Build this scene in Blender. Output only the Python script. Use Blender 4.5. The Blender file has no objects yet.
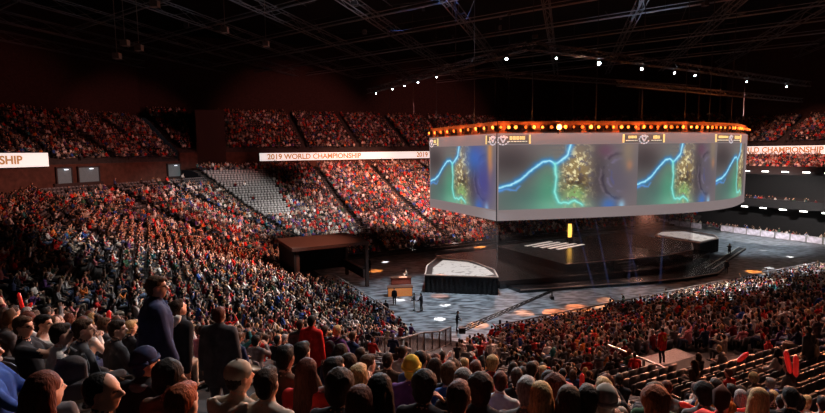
import bpy, math, random
import numpy as np
from mathutils import Vector, Matrix, kdtree
R = math.radians
random.seed(7)
rng = np.random.default_rng(7)
scene = bpy.context.scene
COL = scene.collection
F_PX = 520.0

# ------------------------------------------------------------------ frame of the arena
CU, SU = math.cos(R(27)), math.sin(R(27))
def P(u, n, z=0.0):
    """arena axes (u along the hall, n across it) to world"""
    return Vector((CU*u - SU*n, SU*u + CU*n, z))
def UN(x, y):
    return (CU*x + SU*y, -SU*x + CU*y)

# ------------------------------------------------------------------ camera
cam_data = bpy.data.cameras.new('camera')
cam = bpy.data.objects.new('camera', cam_data)
COL.objects.link(cam)
cam_data.sensor_width = 36.0
cam_data.lens = 36.0*F_PX/825.0
cam_data.clip_start = 0.1
cam_data.clip_end = 500
CAM_Z = 15.0
PITCH, ROLL = math.atan(54.5/F_PX), R(0.69)
cam_mat = Matrix.Translation((0, 0, CAM_Z)) @ Matrix.Rotation(R(90)-PITCH, 4, 'X') @ Matrix.Rotation(-ROLL, 4, 'Z')
cam.matrix_world = cam_mat
scene.camera = cam
CAM_INV = cam_mat.inverted()
def project(p):
    q = CAM_INV @ Vector(p)
    if q.z > -0.05: return (-9999, -9999, q.z)
    return (412.5 + F_PX*q.x/-q.z, 206.5 - F_PX*q.y/-q.z, -q.z)
def ray(px, py):
    d = cam_mat.to_3x3() @ Vector(((px-412.5)/F_PX, -(py-206.5)/F_PX, -1.0))
    return d/d.y          # per metre of depth
def at(px, py, depth):
    d = ray(px, py)
    return Vector((d.x*depth, depth, CAM_Z + d.z*depth))
def on_z(px, py, z):
    d = ray(px, py)
    t = (z-CAM_Z)/d.z
    return Vector((d.x*t, t, z))

# ------------------------------------------------------------------ materials
MATS = {}
def lin(c):
    return tuple(((v/255.0)/12.92 if v/255.0 <= 0.04045 else ((v/255.0+0.055)/1.055)**2.4) for v in c)
def mat(name, color, rough=0.8, metal=0.0, var=0.25, scale=12.0, emit=None, es=0.0, spec=0.3, alpha=None):
    if name in MATS: return MATS[name]
    m = bpy.data.materials.new(name); m.use_nodes = True
    nt = m.node_tree; b = nt.nodes['Principled BSDF']
    b.inputs['Roughness'].default_value = rough
    b.inputs['Metallic'].default_value = metal
    b.inputs['Specular IOR Level'].default_value = spec
    tc = nt.nodes.new('ShaderNodeTexCoord')
    nz = nt.nodes.new('ShaderNodeTexNoise'); nz.inputs['Scale'].default_value = scale
    nz.inputs['Detail'].default_value = 3
    nt.links.new(tc.outputs['Object'], nz.inputs['Vector'])
    rp = nt.nodes.new('ShaderNodeValToRGB')
    c = color
    rp.color_ramp.elements[0].position = 0.3; rp.color_ramp.elements[1].position = 0.7
    rp.color_ramp.elements[0].color = (c[0]*(1-var), c[1]*(1-var), c[2]*(1-var), 1)
    rp.color_ramp.elements[1].color = (min(1, c[0]*(1+var)), min(1, c[1]*(1+var)), min(1, c[2]*(1+var)), 1)
    nt.links.new(nz.outputs['Fac'], rp.inputs['Fac'])
    nt.links.new(rp.outputs['Color'], b.inputs['Base Color'])
    if emit is not None:
        b.inputs['Emission Color'].default_value = (*emit, 1)
        b.inputs['Emission Strength'].default_value = es
    MATS[name] = m
    return m
def vcol_mat(name, emission=False, strength=1.0, rough=0.85):
    m = bpy.data.materials.new(name); m.use_nodes = True
    nt = m.node_tree; b = nt.nodes['Principled BSDF']
    at_ = nt.nodes.new('ShaderNodeAttribute'); at_.attribute_name = 'tint'
    if emission:
        b.inputs['Base Color'].default_value = (0.01, 0.01, 0.01, 1)
        nt.links.new(at_.outputs['Color'], b.inputs['Emission Color'])
        b.inputs['Emission Strength'].default_value = strength
        b.inputs['Roughness'].default_value = 0.6
    else:
        nt.links.new(at_.outputs['Color'], b.inputs['Base Color'])
        b.inputs['Roughness'].default_value = rough
        b.inputs['Specular IOR Level'].default_value = 0.2
    return m

# ------------------------------------------------------------------ mesh helper
class MB:
    def __init__(s): s.v = []; s.f = []; s.m = []
    def add(s, vs, fs, mi=0):
        o = len(s.v); s.v.extend([tuple(v) for v in vs])
        s.f.extend([tuple(i+o for i in f) for f in fs]); s.m.extend([mi]*len(fs))
    def box(s, c, size, rot=None, mi=0):
        hx, hy, hz = size[0]/2, size[1]/2, size[2]/2
        vs = [Vector((x, y, z)) for x in (-hx, hx) for y in (-hy, hy) for z in (-hz, hz)]
        if rot is not None: vs = [rot @ v for v in vs]
        c = Vector(c)
        s.add([v+c for v in vs], [(0,1,3,2),(4,6,7,5),(0,4,5,1),(2,3,7,6),(0,2,6,4),(1,5,7,3)], mi)
    def bar(s, a, b, w, h=None, mi=0, up=(0,0,1)):
        a = Vector(a); b = Vector(b); h = h or w
        d = b-a; L = d.length
        if L < 1e-6: return
        d /= L; u = Vector(up)
        x = d.cross(u)
        if x.length < 1e-4: x = d.cross(Vector((1, 0, 0)))
        x.normalize(); z = x.cross(d)
        rot = Matrix((x, d, z)).transposed()
        s.box((a+b)/2, (w, L, h), rot, mi)
    def tube(s, pts, rad, seg=8, mi=0, cap=True):
        pts = [Vector(p) for p in pts]; n = len(pts)
        rads = rad if isinstance(rad, (list, tuple)) else [rad]*n
        rings = []
        for i in range(n):
            d = (pts[min(i+1, n-1)]-pts[max(i-1, 0)])
            if d.length < 1e-9: d = Vector((0, 0, 1))
            d.normalize()
            x = d.cross(Vector((0, 0, 1)))
            if x.length < 1e-3: x = d.cross(Vector((0, 1, 0)))
            x.normalize(); y = d.cross(x)
            rings.append([pts[i]+(x*math.cos(2*math.pi*k/seg)+y*math.sin(2*math.pi*k/seg))*rads[i] for k in range(seg)])
        vs = [v for r in rings for v in r]; fs = []
        for i in range(n-1):
            for k in range(seg):
                a = i*seg+k; b = i*seg+(k+1) % seg
                fs.append((a, b, b+seg, a+seg))
        if cap:
            fs.append(tuple(range(seg))[::-1]); fs.append(tuple(range((n-1)*seg, n*seg)))
        s.add(vs, fs, mi)
    def prism(s, poly, z0, z1, mi=0):
        n = len(poly)
        vs = [(p[0], p[1], z0) for p in poly]+[(p[0], p[1], z1) for p in poly]
        fs = [tuple(range(n))[::-1], tuple(range(n, 2*n))]
        for i in range(n):
            j = (i+1) % n
            fs.append((i, j, j+n, i+n))
        s.add(vs, fs, mi)
    def ball(s, c, r, seg=10, rings=6, mi=0, rot=None):
        r = Vector((r, r, r)) if not isinstance(r, (tuple, list, Vector)) else Vector(r)
        vs = [Vector((0, 0, r.z))]
        for i in range(1, rings):
            t = math.pi*i/rings
            for k in range(seg):
                a = 2*math.pi*k/seg
                vs.append(Vector((r.x*math.sin(t)*math.cos(a), r.y*math.sin(t)*math.sin(a), r.z*math.cos(t))))
        vs.append(Vector((0, 0, -r.z)))
        fs = [(0, 1+k, 1+(k+1) % seg) for k in range(seg)]
        for i in range(rings-2):
            for k in range(seg):
                a = 1+i*seg+k; b = 1+i*seg+(k+1) % seg
                fs.append((a, a+seg, b+seg, b))
        last = len(vs)-1; o = 1+(rings-2)*seg
        fs += [(last, o+(k+1) % seg, o+k) for k in range(seg)]
        if rot is not None: vs = [rot @ v for v in vs]
        s.add([v+Vector(c) for v in vs], fs, mi)
    def mesh(s, name, mats, smooth=False):
        me = bpy.data.meshes.new(name)
        me.from_pydata(s.v, [], s.f)
        for m in (mats if isinstance(mats, (list, tuple)) else [mats]): me.materials.append(m)
        if max(s.m, default=0) > 0: me.polygons.foreach_set('material_index', s.m)
        if smooth: me.polygons.foreach_set('use_smooth', [True]*len(s.f))
        me.update()
        return me
    def build(s, name, mats, parent=None, smooth=False, loc=None):
        return put(name, s.mesh(name, mats, smooth), parent, loc)
def put(name, me, parent=None, loc=None):
    o = bpy.data.objects.new(name, me); COL.objects.link(o)
    if parent is not None: o.parent = parent
    if loc is not None: o.location = loc
    return o
def tag(o, label, cat, group=None, kind=None):
    o['label'] = label; o['category'] = cat
    if group: o['group'] = group
    if kind: o['kind'] = kind
    return o
def thing(name, label, cat, loc=(0, 0, 0), rz=0.0, group=None):
    o = bpy.data.objects.new(name, None); COL.objects.link(o)
    o.empty_display_size = 0.2
    o.location = loc; o.rotation_euler = (0, 0, rz)
    return tag(o, label, cat, group)
def struct(o):
    o['kind'] = 'structure'; return o
ORD = ['zeroth','first','second','third','fourth','fifth','sixth','seventh','eighth','ninth','tenth','eleventh','twelfth','thirteenth','fourteenth','fifteenth','sixteenth','seventeenth','eighteenth','nineteenth']
def ordw(k):
    if k < 20: return ORD[k]
    t = ['twenty','thirty','forty','fifty','sixty','seventy','eighty','ninety'][k//10-2]
    if k % 10 == 0: return t[:-1]+'ieth'
    return t+'-'+ORD[k % 10]

# ------------------------------------------------------------------ shape of the bowl
V = [(22,32),(90,32),(94,36),(94,64),(90,68),(22,68),(18,64),(18,36)]
NF = 8
EDGE, NORM, MIT = [], [], []
for i in range(NF):
    a, b = V[i], V[(i+1) % NF]
    L = math.hypot(b[0]-a[0], b[1]-a[1])
    EDGE.append(((b[0]-a[0])/L, (b[1]-a[1])/L, L)); NORM.append(((b[1]-a[1])/L, -(b[0]-a[0])/L))
for i in range(NF):
    n1, n2 = NORM[i-1], NORM[i]
    k = 1+n1[0]*n2[0]+n1[1]*n2[1]
    MIT.append(((n1[0]+n2[0])/k, (n1[1]+n2[1])/k))
DR = 0.85
NROW = 45
ROWS = {5: 36, 6: 36, 4: 42, 3: 42}       # the end stand and its corner stop lower, at the concourse
def zprof(d): return float(np.interp(d, [0, 10, 20, 30, 33.4, 38.3], [.35, 3.0, 6.3, 10.4, 11.72, 13.15]))
def zrow(k): return zprof(k*DR)
def edge_pts(i, d):
    j = (i+1) % NF
    return ((V[i][0]+MIT[i][0]*d, V[i][1]+MIT[i][1]*d), (V[j][0]+MIT[j][0]*d, V[j][1]+MIT[j][1]*d))
def face_d(u, n):
    best, bi = -1e9, 0
    for i in range(NF):
        d = (u-V[i][0])*NORM[i][0]+(n-V[i][1])*NORM[i][1]
        if d > best: best, bi = d, i
    return best, bi
def terr(x, y):
    d, i = face_d(*UN(x, y))
    if d < 0: return 0.0, d, i
    return zrow(int(d/DR)), d, i
def facing(i):
    """heading (rotation about z of a figure looking along +y) that looks at the floor from face i"""
    p = P(-NORM[i][0], -NORM[i][1])
    return math.atan2(-p.x, p.y)
# ================================================================== the hall: floor, terraces, walls, ceiling
def floor_material():
    m = bpy.data.materials.new('arena_floor'); m.use_nodes = True
    nt = m.node_tree; b = nt.nodes['Principled BSDF']
    tc = nt.nodes.new('ShaderNodeTexCoord')
    def strokes(rot, sc, seed):
        mp = nt.nodes.new('ShaderNodeMapping'); mp.inputs['Rotation'].default_value = (0, 0, R(rot)); mp.inputs['Scale'].default_value = (sc*.34, sc, 1); mp.inputs['Location'].default_value = (seed, seed*2, 0)
        nt.links.new(tc.outputs['Object'], mp.inputs['Vector'])
        br = nt.nodes.new('ShaderNodeTexNoise'); br.inputs['Scale'].default_value = 1.0; br.inputs['Detail'].default_value = 1.5
        nt.links.new(mp.outputs['Vector'], br.inputs['Vector'])
        rp = nt.nodes.new('ShaderNodeValToRGB'); e = rp.color_ramp.elements
        e[0].position = .46; e[0].color = (.012, .014, .018, 1); e[1].position = .62; e[1].color = (.20, .22, .24, 1)
        nt.links.new(br.outputs['Fac'], rp.inputs['Fac']); return rp
    s1, s2 = strokes(12, 2.3, 3), strokes(-58, 2.3, 9)
    mx = nt.nodes.new('ShaderNodeMixRGB'); mx.blend_type = 'LIGHTEN'; mx.inputs['Fac'].default_value = 1.0
    nt.links.new(s1.outputs['Color'], mx.inputs['Color1']); nt.links.new(s2.outputs['Color'], mx.inputs['Color2'])
    hs = nt.nodes.new('ShaderNodeHueSaturation'); hs.inputs['Saturation'].default_value = 0.8; hs.inputs['Value'].default_value = 1.0
    nt.links.new(mx.outputs['Color'], hs.inputs['Color'])
    nt.links.new(hs.outputs['Color'], b.inputs['Base Color'])
    b.inputs['Roughness'].default_value = 0.42
    b.inputs['Specular IOR Level'].default_value = 0.4
    return m
fl = MB(); fl.prism([P(-25, -15), P(150, -15), P(150, 125), P(-25, 125)], -0.3, 0.0)
struct(fl.build('floor', floor_material()))
M_TER = mat('terrace_concrete', (0.03, 0.027, 0.027), 0.9, var=0.3, scale=2)
M_DARK = mat('black_cloth', (0.008, 0.008, 0.009), 0.9)
M_WALL = mat('dark_brick_wall', (0.035, 0.016, 0.014), 0.9, var=0.35, scale=3)
M_CONC = mat('concourse_wall', (0.065, 0.026, 0.018), 0.85, var=0.3, scale=1.5)
def strip(mb, p, q, r, s): mb.add([p, q, r, s], [(0, 1, 2, 3)])
for i in range(NF):
    if i == 2: continue
    mb = MB()
    zprev = 0.0
    for k in range(ROWS.get(i, NROW)):
        a0, b0 = edge_pts(i, k*DR); a1, b1 = edge_pts(i, (k+1)*DR)
        z = zrow(k)
        strip(mb, P(*a0, zprev), P(*b0, zprev), P(*b0, z), P(*a0, z))
        strip(mb, P(*a0, z), P(*b0, z), P(*b1, z), P(*a1, z))
        zprev = z
    struct(mb.build('terrace', M_TER))
UP0 = 40.0
def upper_z(i): return 14.3 if i == 5 else 15.9
NUP = 18
# upper balcony: stepped floor, front wall and the wall of the hall behind it
def upper_range(i):
    return {2: (14.0, 11), 3: (UP0, NUP), 4: (UP0, NUP), 5: (UP0, NUP), 6: (UP0, NUP)}[i]
for i in (2, 3, 4, 5, 6):
    d0, nr = upper_range(i)
    mb = MB(); z0 = upper_z(i)
    if i == 2: z0 = 15.9
    zprev = z0-(2.6 if i != 5 else 0.9)
    for k in range(nr):
        a0, b0 = edge_pts(i, d0+k*0.8); a1, b1 = edge_pts(i, d0+(k+1)*0.8)
        z = z0+k*0.46
        strip(mb, P(*a0, zprev), P(*b0, zprev), P(*b0, z), P(*a0, z))
        strip(mb, P(*a0, z), P(*b0, z), P(*b1, z), P(*a1, z))
        zprev = z
    struct(mb.build('upper_terrace', M_TER))
    mb = MB(); de = d0+nr*0.8
    a, b = edge_pts(i, de)
    strip(mb, P(*a, zprev-1), P(*b, zprev-1), P(*b, 40), P(*a, 40))
    struct(mb.build('wall_'+{2: 'east', 3: 'north_east', 4: 'north', 5: 'north_west', 6: 'west'}[i], M_WALL))
    if i != 2:
        mb = MB()                        # concourse wall behind the last row of the lower tier
        nr2 = ROWS.get(i, NROW); zf = zrow(nr2-1); d1 = 39.4
        a, b = edge_pts(i, nr2*DR); a2, b2 = edge_pts(i, d1); a3, b3 = edge_pts(i, UP0+.02)
        strip(mb, P(*a, zf), P(*b, zf), P(*b2, zf), P(*a2, zf))
        strip(mb, P(*a2, zf), P(*b2, zf), P(*b2, z0-.5), P(*a2, z0-.5))
        strip(mb, P(*a2, z0-.5), P(*b2, z0-.5), P(*b3, z0-.5), P(*a3, z0-.5))
        struct(mb.build('concourse_wall', M_CONC))
ce = MB(); ce.prism([P(-60, -40), P(170, -40), P(170, 150), P(-60, 150)], 40, 40.4)
struct(ce.build('ceiling', mat('ceiling_black', (0.006, 0.006, 0.008), 0.95)))

# ---- doorways of the concourse, the pale blue light inside drawn as a glowing plate (far corner block)
M_DOOR = mat('doorway_glow', (0.1, 0.13, 0.14), 0.8, emit=(0.32, 0.42, 0.46), es=0.08)
M_FRAME = mat('doorway_frame', (0.03, 0.02, 0.02), 0.7)
def doorway(i, t, w, name, label):
    a, b = edge_pts(i, 39.3)
    c = ((a[0]+b[0])/2+EDGE[i][0]*t, (a[1]+b[1])/2+EDGE[i][1]*t)
    r = thing(name, label, 'doorway', P(c[0]-NORM[i][0]*0.06, c[1]-NORM[i][1]*0.06, zrow(ROWS[i]-1)+.75), facing(i)+math.pi)
    mb = MB(); mb.box((0, 0, 1.1), (w, 0.06, 2.2)); mb.build('opening_glow', M_DOOR, r)
    mb = MB()
    for sx in (-1, 1): mb.box((sx*(w/2+0.1), 0, 1.15), (0.2, 0.3, 2.4))
    mb.box((0, 0, 2.3), (w+0.4, 0.3, 0.2)); mb.box((0, .2, -.4), (w+1.2, .8, .8)); mb.build('door_frame', M_FRAME, r)
    mb = MB(); mb.box((0.1*w, -0.2, 2.0), (0.5, 0.2, 0.12)); mb.build('ceiling_lamp', mat('door_lamp', (1, 1, 1), emit=(0.8, 0.9, 1), es=2.0), r)
doorway(5, 4.2, 2.2, 'doorway', 'narrow lit doorway of the concourse nearest the short ribbon display')
doorway(5, 0.2, 3.4, 'doorway', 'wide lit doorway in the concourse wall, second beyond the short ribbon display')
doorway(5, -17.4, 3.0, 'doorway', 'lit doorway above the block of empty seats')

# ---- ribbon displays with lettering
M_RIB = mat('ribbon_light', (0.8, 0.8, 0.8), 0.5, var=0.05, emit=(1.0, 0.93, 0.88), es=0.72)
M_RIBT = mat('ribbon_letters', (0.4, 0.2, 0.1), 0.5, emit=(0.40, 0.21, 0.075), es=0.7)
M_CASE = mat('display_casing', (0.02, 0.02, 0.02), 0.6)
def text_mesh(body, size, name, m, extrude=0.01, offset=0.0):
    cu = bpy.data.curves.new(name, 'FONT'); cu.body = body; cu.size = size
    cu.align_x = 'CENTER'; cu.align_y = 'CENTER'; cu.extrude = extrude; cu.offset = offset
    o = bpy.data.objects.new(name, cu); COL.objects.link(o)
    dg = bpy.context.evaluated_depsgraph_get()
    me = bpy.data.meshes.new_from_object(o.evaluated_get(dg))
    bpy.data.objects.remove(o); bpy.data.curves.remove(cu)
    me.materials.clear(); me.materials.append(m)
    return me
def ribbon(i, d, p0, p1, z, h, label, texts):
    """p0, p1: (u, n) ends of the board, left to right seen from the floor"""
    A, B = P(*p0, z), P(*p1, z); L = (B-A).length
    rz = math.atan2(B.y-A.y, B.x-A.x)
    r = thing('ribbon_display', label, 'display', (A+B)/2, rz)
    mb = MB(); mb.box((0, 0.2, 0), (L+0.1, 0.3, h+0.2)); mb.build('casing', M_CASE, r)
    mb = MB(); mb.box((0, 0, 0), (L, 0.06, h)); mb.build('light_panel', M_RIB, r)
    for body, frac, s in texts:
        me = text_mesh(body, s, 'lettering', M_RIBT, 0.01, 0.05)
        o = put('lettering', me, r, ((frac-0.5)*L, -0.045, -0.02)); o.rotation_euler = (math.pi/2, 0, 0)
N1 = NORM[4]
ribbon(4, 38.9, (20.3, 106.9), (106, 106.9), 14.35, 1.55, 'long white ribbon display with orange lettering under the upper balcony, beside the hanging screen',
       [('2019 WORLD CHAMPIONSHIP', 0.135, 1.5), ('2019 WORLD CHAMPIONSHIP', 0.53, 1.5)])
def f5(s): return (5.9-0.7071*s+0.06, 107-0.7071*s-0.06)
ribbon(5, 38.9, f5(44.5), f5(25.7), 14.55, 1.9, 'short white ribbon display with its lettering cut by the picture edge, before the doorways',
       [('2019 WORLD CHAMPIONSHIP', 0.27, 1.5)])
ribbon(2, 13.2, (107.1, 84), (107.1, 30), 14.55, 1.5, 'white ribbon display with orange lettering above the lamp-lit end boxes',
       [('2019 WORLD CHAMPIONSHIP', 0.46, 1.45)])

# ---- east end: two decks of boxes with strip lamps, then a shallow tier
M_BOX = mat('box_front_black', (0.012, 0.011, 0.012), 0.7)
mb = MB()
def un_box(m, u0, u1, n0, n1, z0, z1):
    m.prism([P(u0, n0), P(u1, n0), P(u1, n1), P(u0, n1)], z0, z1)
un_box(mb, 94, 99, 26, 78, 4.9, 5.35); un_box(mb, 94, 94.25, 26, 78, 5.35, 6.3)
un_box(mb, 99, 99.3, 22, 82, 0, 10.9)
struct(mb.build('balcony_slab', M_BOX))
mb = MB()
un_box(mb, 94, 99, 26, 78, 10.5, 11.1); un_box(mb, 94, 94.25, 26, 78, 11.1, 11.9)
for k in range(13):
    un_box(mb, 95+k*0.9, 95.9+k*0.9, 20, 84, 10.9, 11.1+k*0.2)
struct(mb.build('terrace', M_BOX))
M_STRIPL = mat('strip_lamp_white', (1, 1, 1), emit=(1.0, 0.97, 0.9), es=7.0)
for lvl, zz in (('lower', 4.75), ('upper', 11.0)):
    for k in range(13):
        nn = 33.0+k*3.1
        r = thing('strip_lamp', 'white strip lamp in the row under the %s deck of the end boxes' % lvl, 'lamp', P(93.7, nn, zz), R(27)+math.pi/2, 'strip lamps under the %s deck' % lvl)
        m2 = MB(); m2.box((0, 0, 0), (1.0, 0.16, 0.16)); m2.build('tube', M_STRIPL, r)
        m2 = MB(); m2.box((0, -0.14, 0.11), (1.15, 0.34, 0.06)); m2.build('housing', M_CASE, r)

# ---- dark stair block of the upper tier and the stair walls
mb = MB()
un_box(mb, 8.8, 14, 107.3, 118, 13.2, 23.5)
struct(mb.build('wall_stair', mat('stair_wall', (0.02, 0.010, 0.009), 0.9)))

# ---- roof: diagonal lattice trusses, cross pipes, cables
M_STEEL = mat('roof_steel', (0.10, 0.105, 0.115), 0.55, 0.3)
M_STEELD = mat('roof_steel_dark', (0.05, 0.05, 0.055), 0.55, 0.3)
dA = Vector((math.sin(R(16.6)), math.cos(R(16.6)), 0)); dB = Vector((-math.sin(R(54.6)), math.cos(R(54.6)), 0)); dN = Vector((-dA.y, dA.x, 0))
def lattice(name, a, b, w, h, nb, m, label, cat, group, r=0.07, parent=None):
    """a four-chord lattice girder between a and b"""
    a = Vector(a); b = Vector(b); d = (b-a).normalized()
    x = d.cross(Vector((0, 0, 1))).normalized(); z = x.cross(d)
    mb = MB()
    off = [x*sx*w/2+z*sz*h/2 for sx, sz in ((-1, -1), (1, -1), (1, 1), (-1, 1))]
    for o in off: mb.bar(a+o, b+o, r*2, r*2)
    n = nb
    for k in range(n):
        p = a.lerp(b, k/n); q = a.lerp(b, (k+1)/n)
        for s in range(4):
            o1, o2 = off[s], off[(s+1) % 4]
            if k % 2: o1, o2 = o2, o1
            mb.bar(p+o1, q+o2, r*1.1, r*1.1)
    o = mb.build(name, m, parent)
    if parent is None: tag(o, label, cat, group)
    return o
PIV = Vector((3.0, 61.0, 33.6))
for k in range(-6, 8):
    c = PIV - dN*(11.6*k) + Vector((0, 0, 0))
    lattice('roof_truss', c-dA*62, c+dA*75, 0.8, 1.4, 34, M_STEEL, 'steel lattice roof truss in the set running away under the dark ceiling', 'roof truss', 'roof trusses running away', .055)
for k in range(-3, 8):
    c = PIV + dA*(k*11.0-6) + Vector((0, 0, -0.4))
    m2 = MB(); m2.bar(c-dB*60, c+dB*60, 0.17); m2.bar(c-dB*60+Vector((0, 0, .5)), c+dB*60+Vector((0, 0, .5)), 0.08)
    tag(m2.build('roof_purlin', mat('purlin_steel', (.24, .25, .27), .5, .3)), 'thin pale steel pipe crossing the roof trusses below the ceiling', 'roof beam', 'cross pipes of the roof')
mb = MB()
for k in range(150):
    c = PIV + dA*random.uniform(-35, 44) + dB*random.uniform(-50, 40) + Vector((0, 0, random.uniform(-1.5, 4)))
    if random.random() < 0.6:
        d = dA if random.random() < 0.5 else dB
        d = (d+Vector((random.uniform(-.3, .3), random.uniform(-.3, .3), random.uniform(-.05, .05)))).normalized()
        mb.bar(c-d*random.uniform(2, 9), c+d*random.uniform(2, 9), 0.05)
    else:
        mb.box(c, (random.uniform(.3, .9), random.uniform(.3, .9), random.uniform(.3, .7)))
tag(mb.build('roof_rigging', M_STEELD), 'tangle of cables, motors and small boxes hung among the roof trusses', 'rigging', kind='stuff')
M_LOUD = mat('roof_speaker_box', (0.55, 0.5, 0.48), 0.7)
for (px, py, dp) in ((125, 43, 42), (139, 48, 44), (117, 56, 44), (155, 4, 40), (225, 30, 46), (266, 44, 52)):
    p = at(px, py, dp)
    mb = MB(); mb.box((0, 0, 0), (0.55, 0.5, 0.45)); mb.bar((0, 0, 0.2), (0, 0, 40-p.z if p.z < 39 else 0.5), 0.04)
    o = mb.build('ceiling_box', mat('pale_box', (0.30, 0.25, 0.23), 0.7), None, loc=p)
    tag(o, 'small pale equipment box hung under the dark ceiling', 'equipment box', 'pale ceiling boxes')

# ---- lighting grid above the stage: two long trusses at right angles, with white moving heads
ZT = 24.9
ta = P(33, 40, ZT); tb = P(33, 80, ZT); tcn = P(94, 46, ZT)
lattice('lighting_truss', ta, tb, 0.6, 0.7, 36, M_STEELD, 'dark lighting truss going away above the left face of the hanging screen', 'truss', None, 0.05)
lattice('lighting_truss', ta, tcn, 0.6, 0.7, 50, M_STEELD, 'long dark lighting truss running above the front of the hanging screen', 'truss', None, 0.05)
lattice('lighting_truss', P(45, 40, 22.0), P(88, 44, 22.0), 0.5, 0.5, 40, M_STEELD, 'second lighting truss, lower than the one with the bright white lamps', 'truss', None, 0.05)
lattice('lighting_truss', P(36, 62, 26.0), P(90, 62, 26.0), 0.6, 0.7, 40, M_STEELD, 'rear lighting truss over the back of the stage', 'truss', None, 0.05)
M_HEAD = mat('lamp_body_black', (0.015, 0.015, 0.016), 0.5)
M_WHITE = mat('lamp_lens_white', (1, 1, 1), emit=(0.80, 0.92, 1.0), es=40)
def moving_head(p, aim, lens_m, label, group, s=1.0, name='stage_lamp'):
    r = thing(name, label, 'lamp', p, 0, group)
    d = (Vector(aim)-Vector(p)).normalized(); q = d.to_track_quat('-Z', 'Y').to_matrix()
    m2 = MB(); m2.bar((-.17*s, 0, 0.34*s), (.17*s, 0, 0.34*s), 0.1*s)
    for sx in (-1, 1): m2.bar((sx*.17*s, 0, .36*s), (sx*.17*s, 0, -.02*s), 0.05*s, 0.09*s)
    m2.build('yoke', M_HEAD, r)
    m2 = MB(); m2.tube([q @ Vector((0, 0, .2*s)), q @ Vector((0, 0, .05*s)), q @ Vector((0, 0, -.22*s))], [.09*s, .14*s, .15*s], 10)
    m2.build('lamp_head', M_HEAD, r)
    m2 = MB(); m2.tube([q @ Vector((0, 0, -.215*s)), q @ Vector((0, 0, -.24*s))], [.135*s, .12*s], 12)
    m2.build('lens', lens_m, r)
    return r
eye = Vector((0, 0, CAM_Z))
k = 0
for (nn, s) in ((76, 1.0), (70, 1.0), (66, .8), (62, 1.1), (57, .8), (43, 1.5)):
    moving_head(P(32.6, nn, ZT-0.75), eye+Vector((8, -1, -8)), M_WHITE, 'small white lamp on the truss receding above the left screen face', 'white lamps on the receding truss', s*.62)
for (uu, s) in ((37, 1.1), (43.5, 2.0), (51, 1.6), (57.5, 1.3), (62, 1.2), (75, 1.0), (87, 1.1)):
    moving_head(P(uu, 42.6+(uu-33)*6/61-2.3, ZT-0.75), eye+Vector((8, -1, -8)), M_WHITE, 'bright white lamp on the long truss above the screen front', 'white lamps on the long truss', s*.62)
# hoist chains
mb = MB()
for (u, n) in ((36, 43), (44, 42), (50, 41), (56, 40), (62, 41), (68, 42), (36, 58), (46, 60), (58, 60), (70, 58), (33.5, 50), (73, 50)):
    mb.bar(P(u, n, 17.9), P(u, n, 34), 0.06)
for j, (u, n) in enumerate(((34, 66), (34, 74), (40, 70), (48, 66), (78, 50), (84, 50))):
    mb.bar(P(u, n, 20.0), P(u, n, 34), 0.05)
tag(mb.build('hoist_chain', M_STEELD), 'thin vertical hoist chains between the roof and the screen rig', 'chains', kind='stuff')
# ================================================================== hanging screen
ZS0, ZS1 = 7.55, 16.85
def catmull(pts, n):
    out = []
    for i in range(len(pts)-1):
        p0 = Vector(pts[max(i-1, 0)]); p1 = Vector(pts[i]); p2 = Vector(pts[i+1]); p3 = Vector(pts[min(i+2, len(pts)-1)])
        for k in range(n):
            t = k/n
            out.append(0.5*((2*p1)+(p2-p0)*t+(2*p0-5*p1+4*p2-p3)*t*t+(3*p1-p0-3*p2+p3)*t**3))
    out.append(Vector(pts[-1])); return out
LEFT = [Vector((34, 61.5)).lerp(Vector((33, 45)), k/24) for k in range(25)]
FRONT = catmull([(33, 45), (44.5, 41.6), (56, 39.2), (65, 39.8), (74, 43.3)], 18)
BACK = [Vector((74, 43.3)), Vector((76, 58)), Vector((54, 66)), Vector((34, 61.5))]
def outset(path, dist):
    res = []
    for i, p in enumerate(path):
        d = (path[min(i+1, len(path)-1)]-path[max(i-1, 0)]).normalized()
        res.append(p+Vector((d.y, -d.x))*dist)
    return res
def ribbon_strip(mb, path, z0, z1, mi=0):
    vs = [P(p.x, p.y, z0) for p in path]+[P(p.x, p.y, z1) for p in path]; n = len(path)
    mb.add(vs, [(k, k+1, n+k+1, n+k) for k in range(n-1)], mi)
def arclen(path):
    s = [0.0]
    for a, b in zip(path, path[1:]): s.append(s[-1]+(b-a).length)
    return s
def sub_path(path, f0, f1, n):
    s = arclen(path); T = s[-1]; out = []
    for k in range(n+1):
        t = (f0+(f1-f0)*k/n)*T
        j = max(i for i in range(len(s)) if s[i] <= t+1e-9); j = min(j, len(path)-2)
        out.append(path[j].lerp(path[j+1], (t-s[j])/(s[j+1]-s[j])))
    return out
def frac_at_px(path, px):
    best = min(range(401), key=lambda k: abs(project(P(*sub_path(path, k/400, k/400, 1)[0], 12))[0]-px))
    return best/400
rig = thing('hanging_screen', 'huge wraparound video screen hanging over the stage, orange lamps along its top rim', 'screen', P(53, 51, ZS0))
INV = Matrix.Translation(-P(53, 51, ZS0))
def rput(mb, name, mats, parent=None, smooth=False):
    me = mb.mesh(name, mats, smooth)
    if parent is None or parent is rig: me.transform(INV); return put(name, me, rig)
    me.transform(INV); return put(name, me, parent)
M_SCREEN = mat('screen_grey', (0.12, 0.11, 0.11), 0.7, var=0.06, emit=(0.215, 0.17, 0.17), es=1.0)
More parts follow.
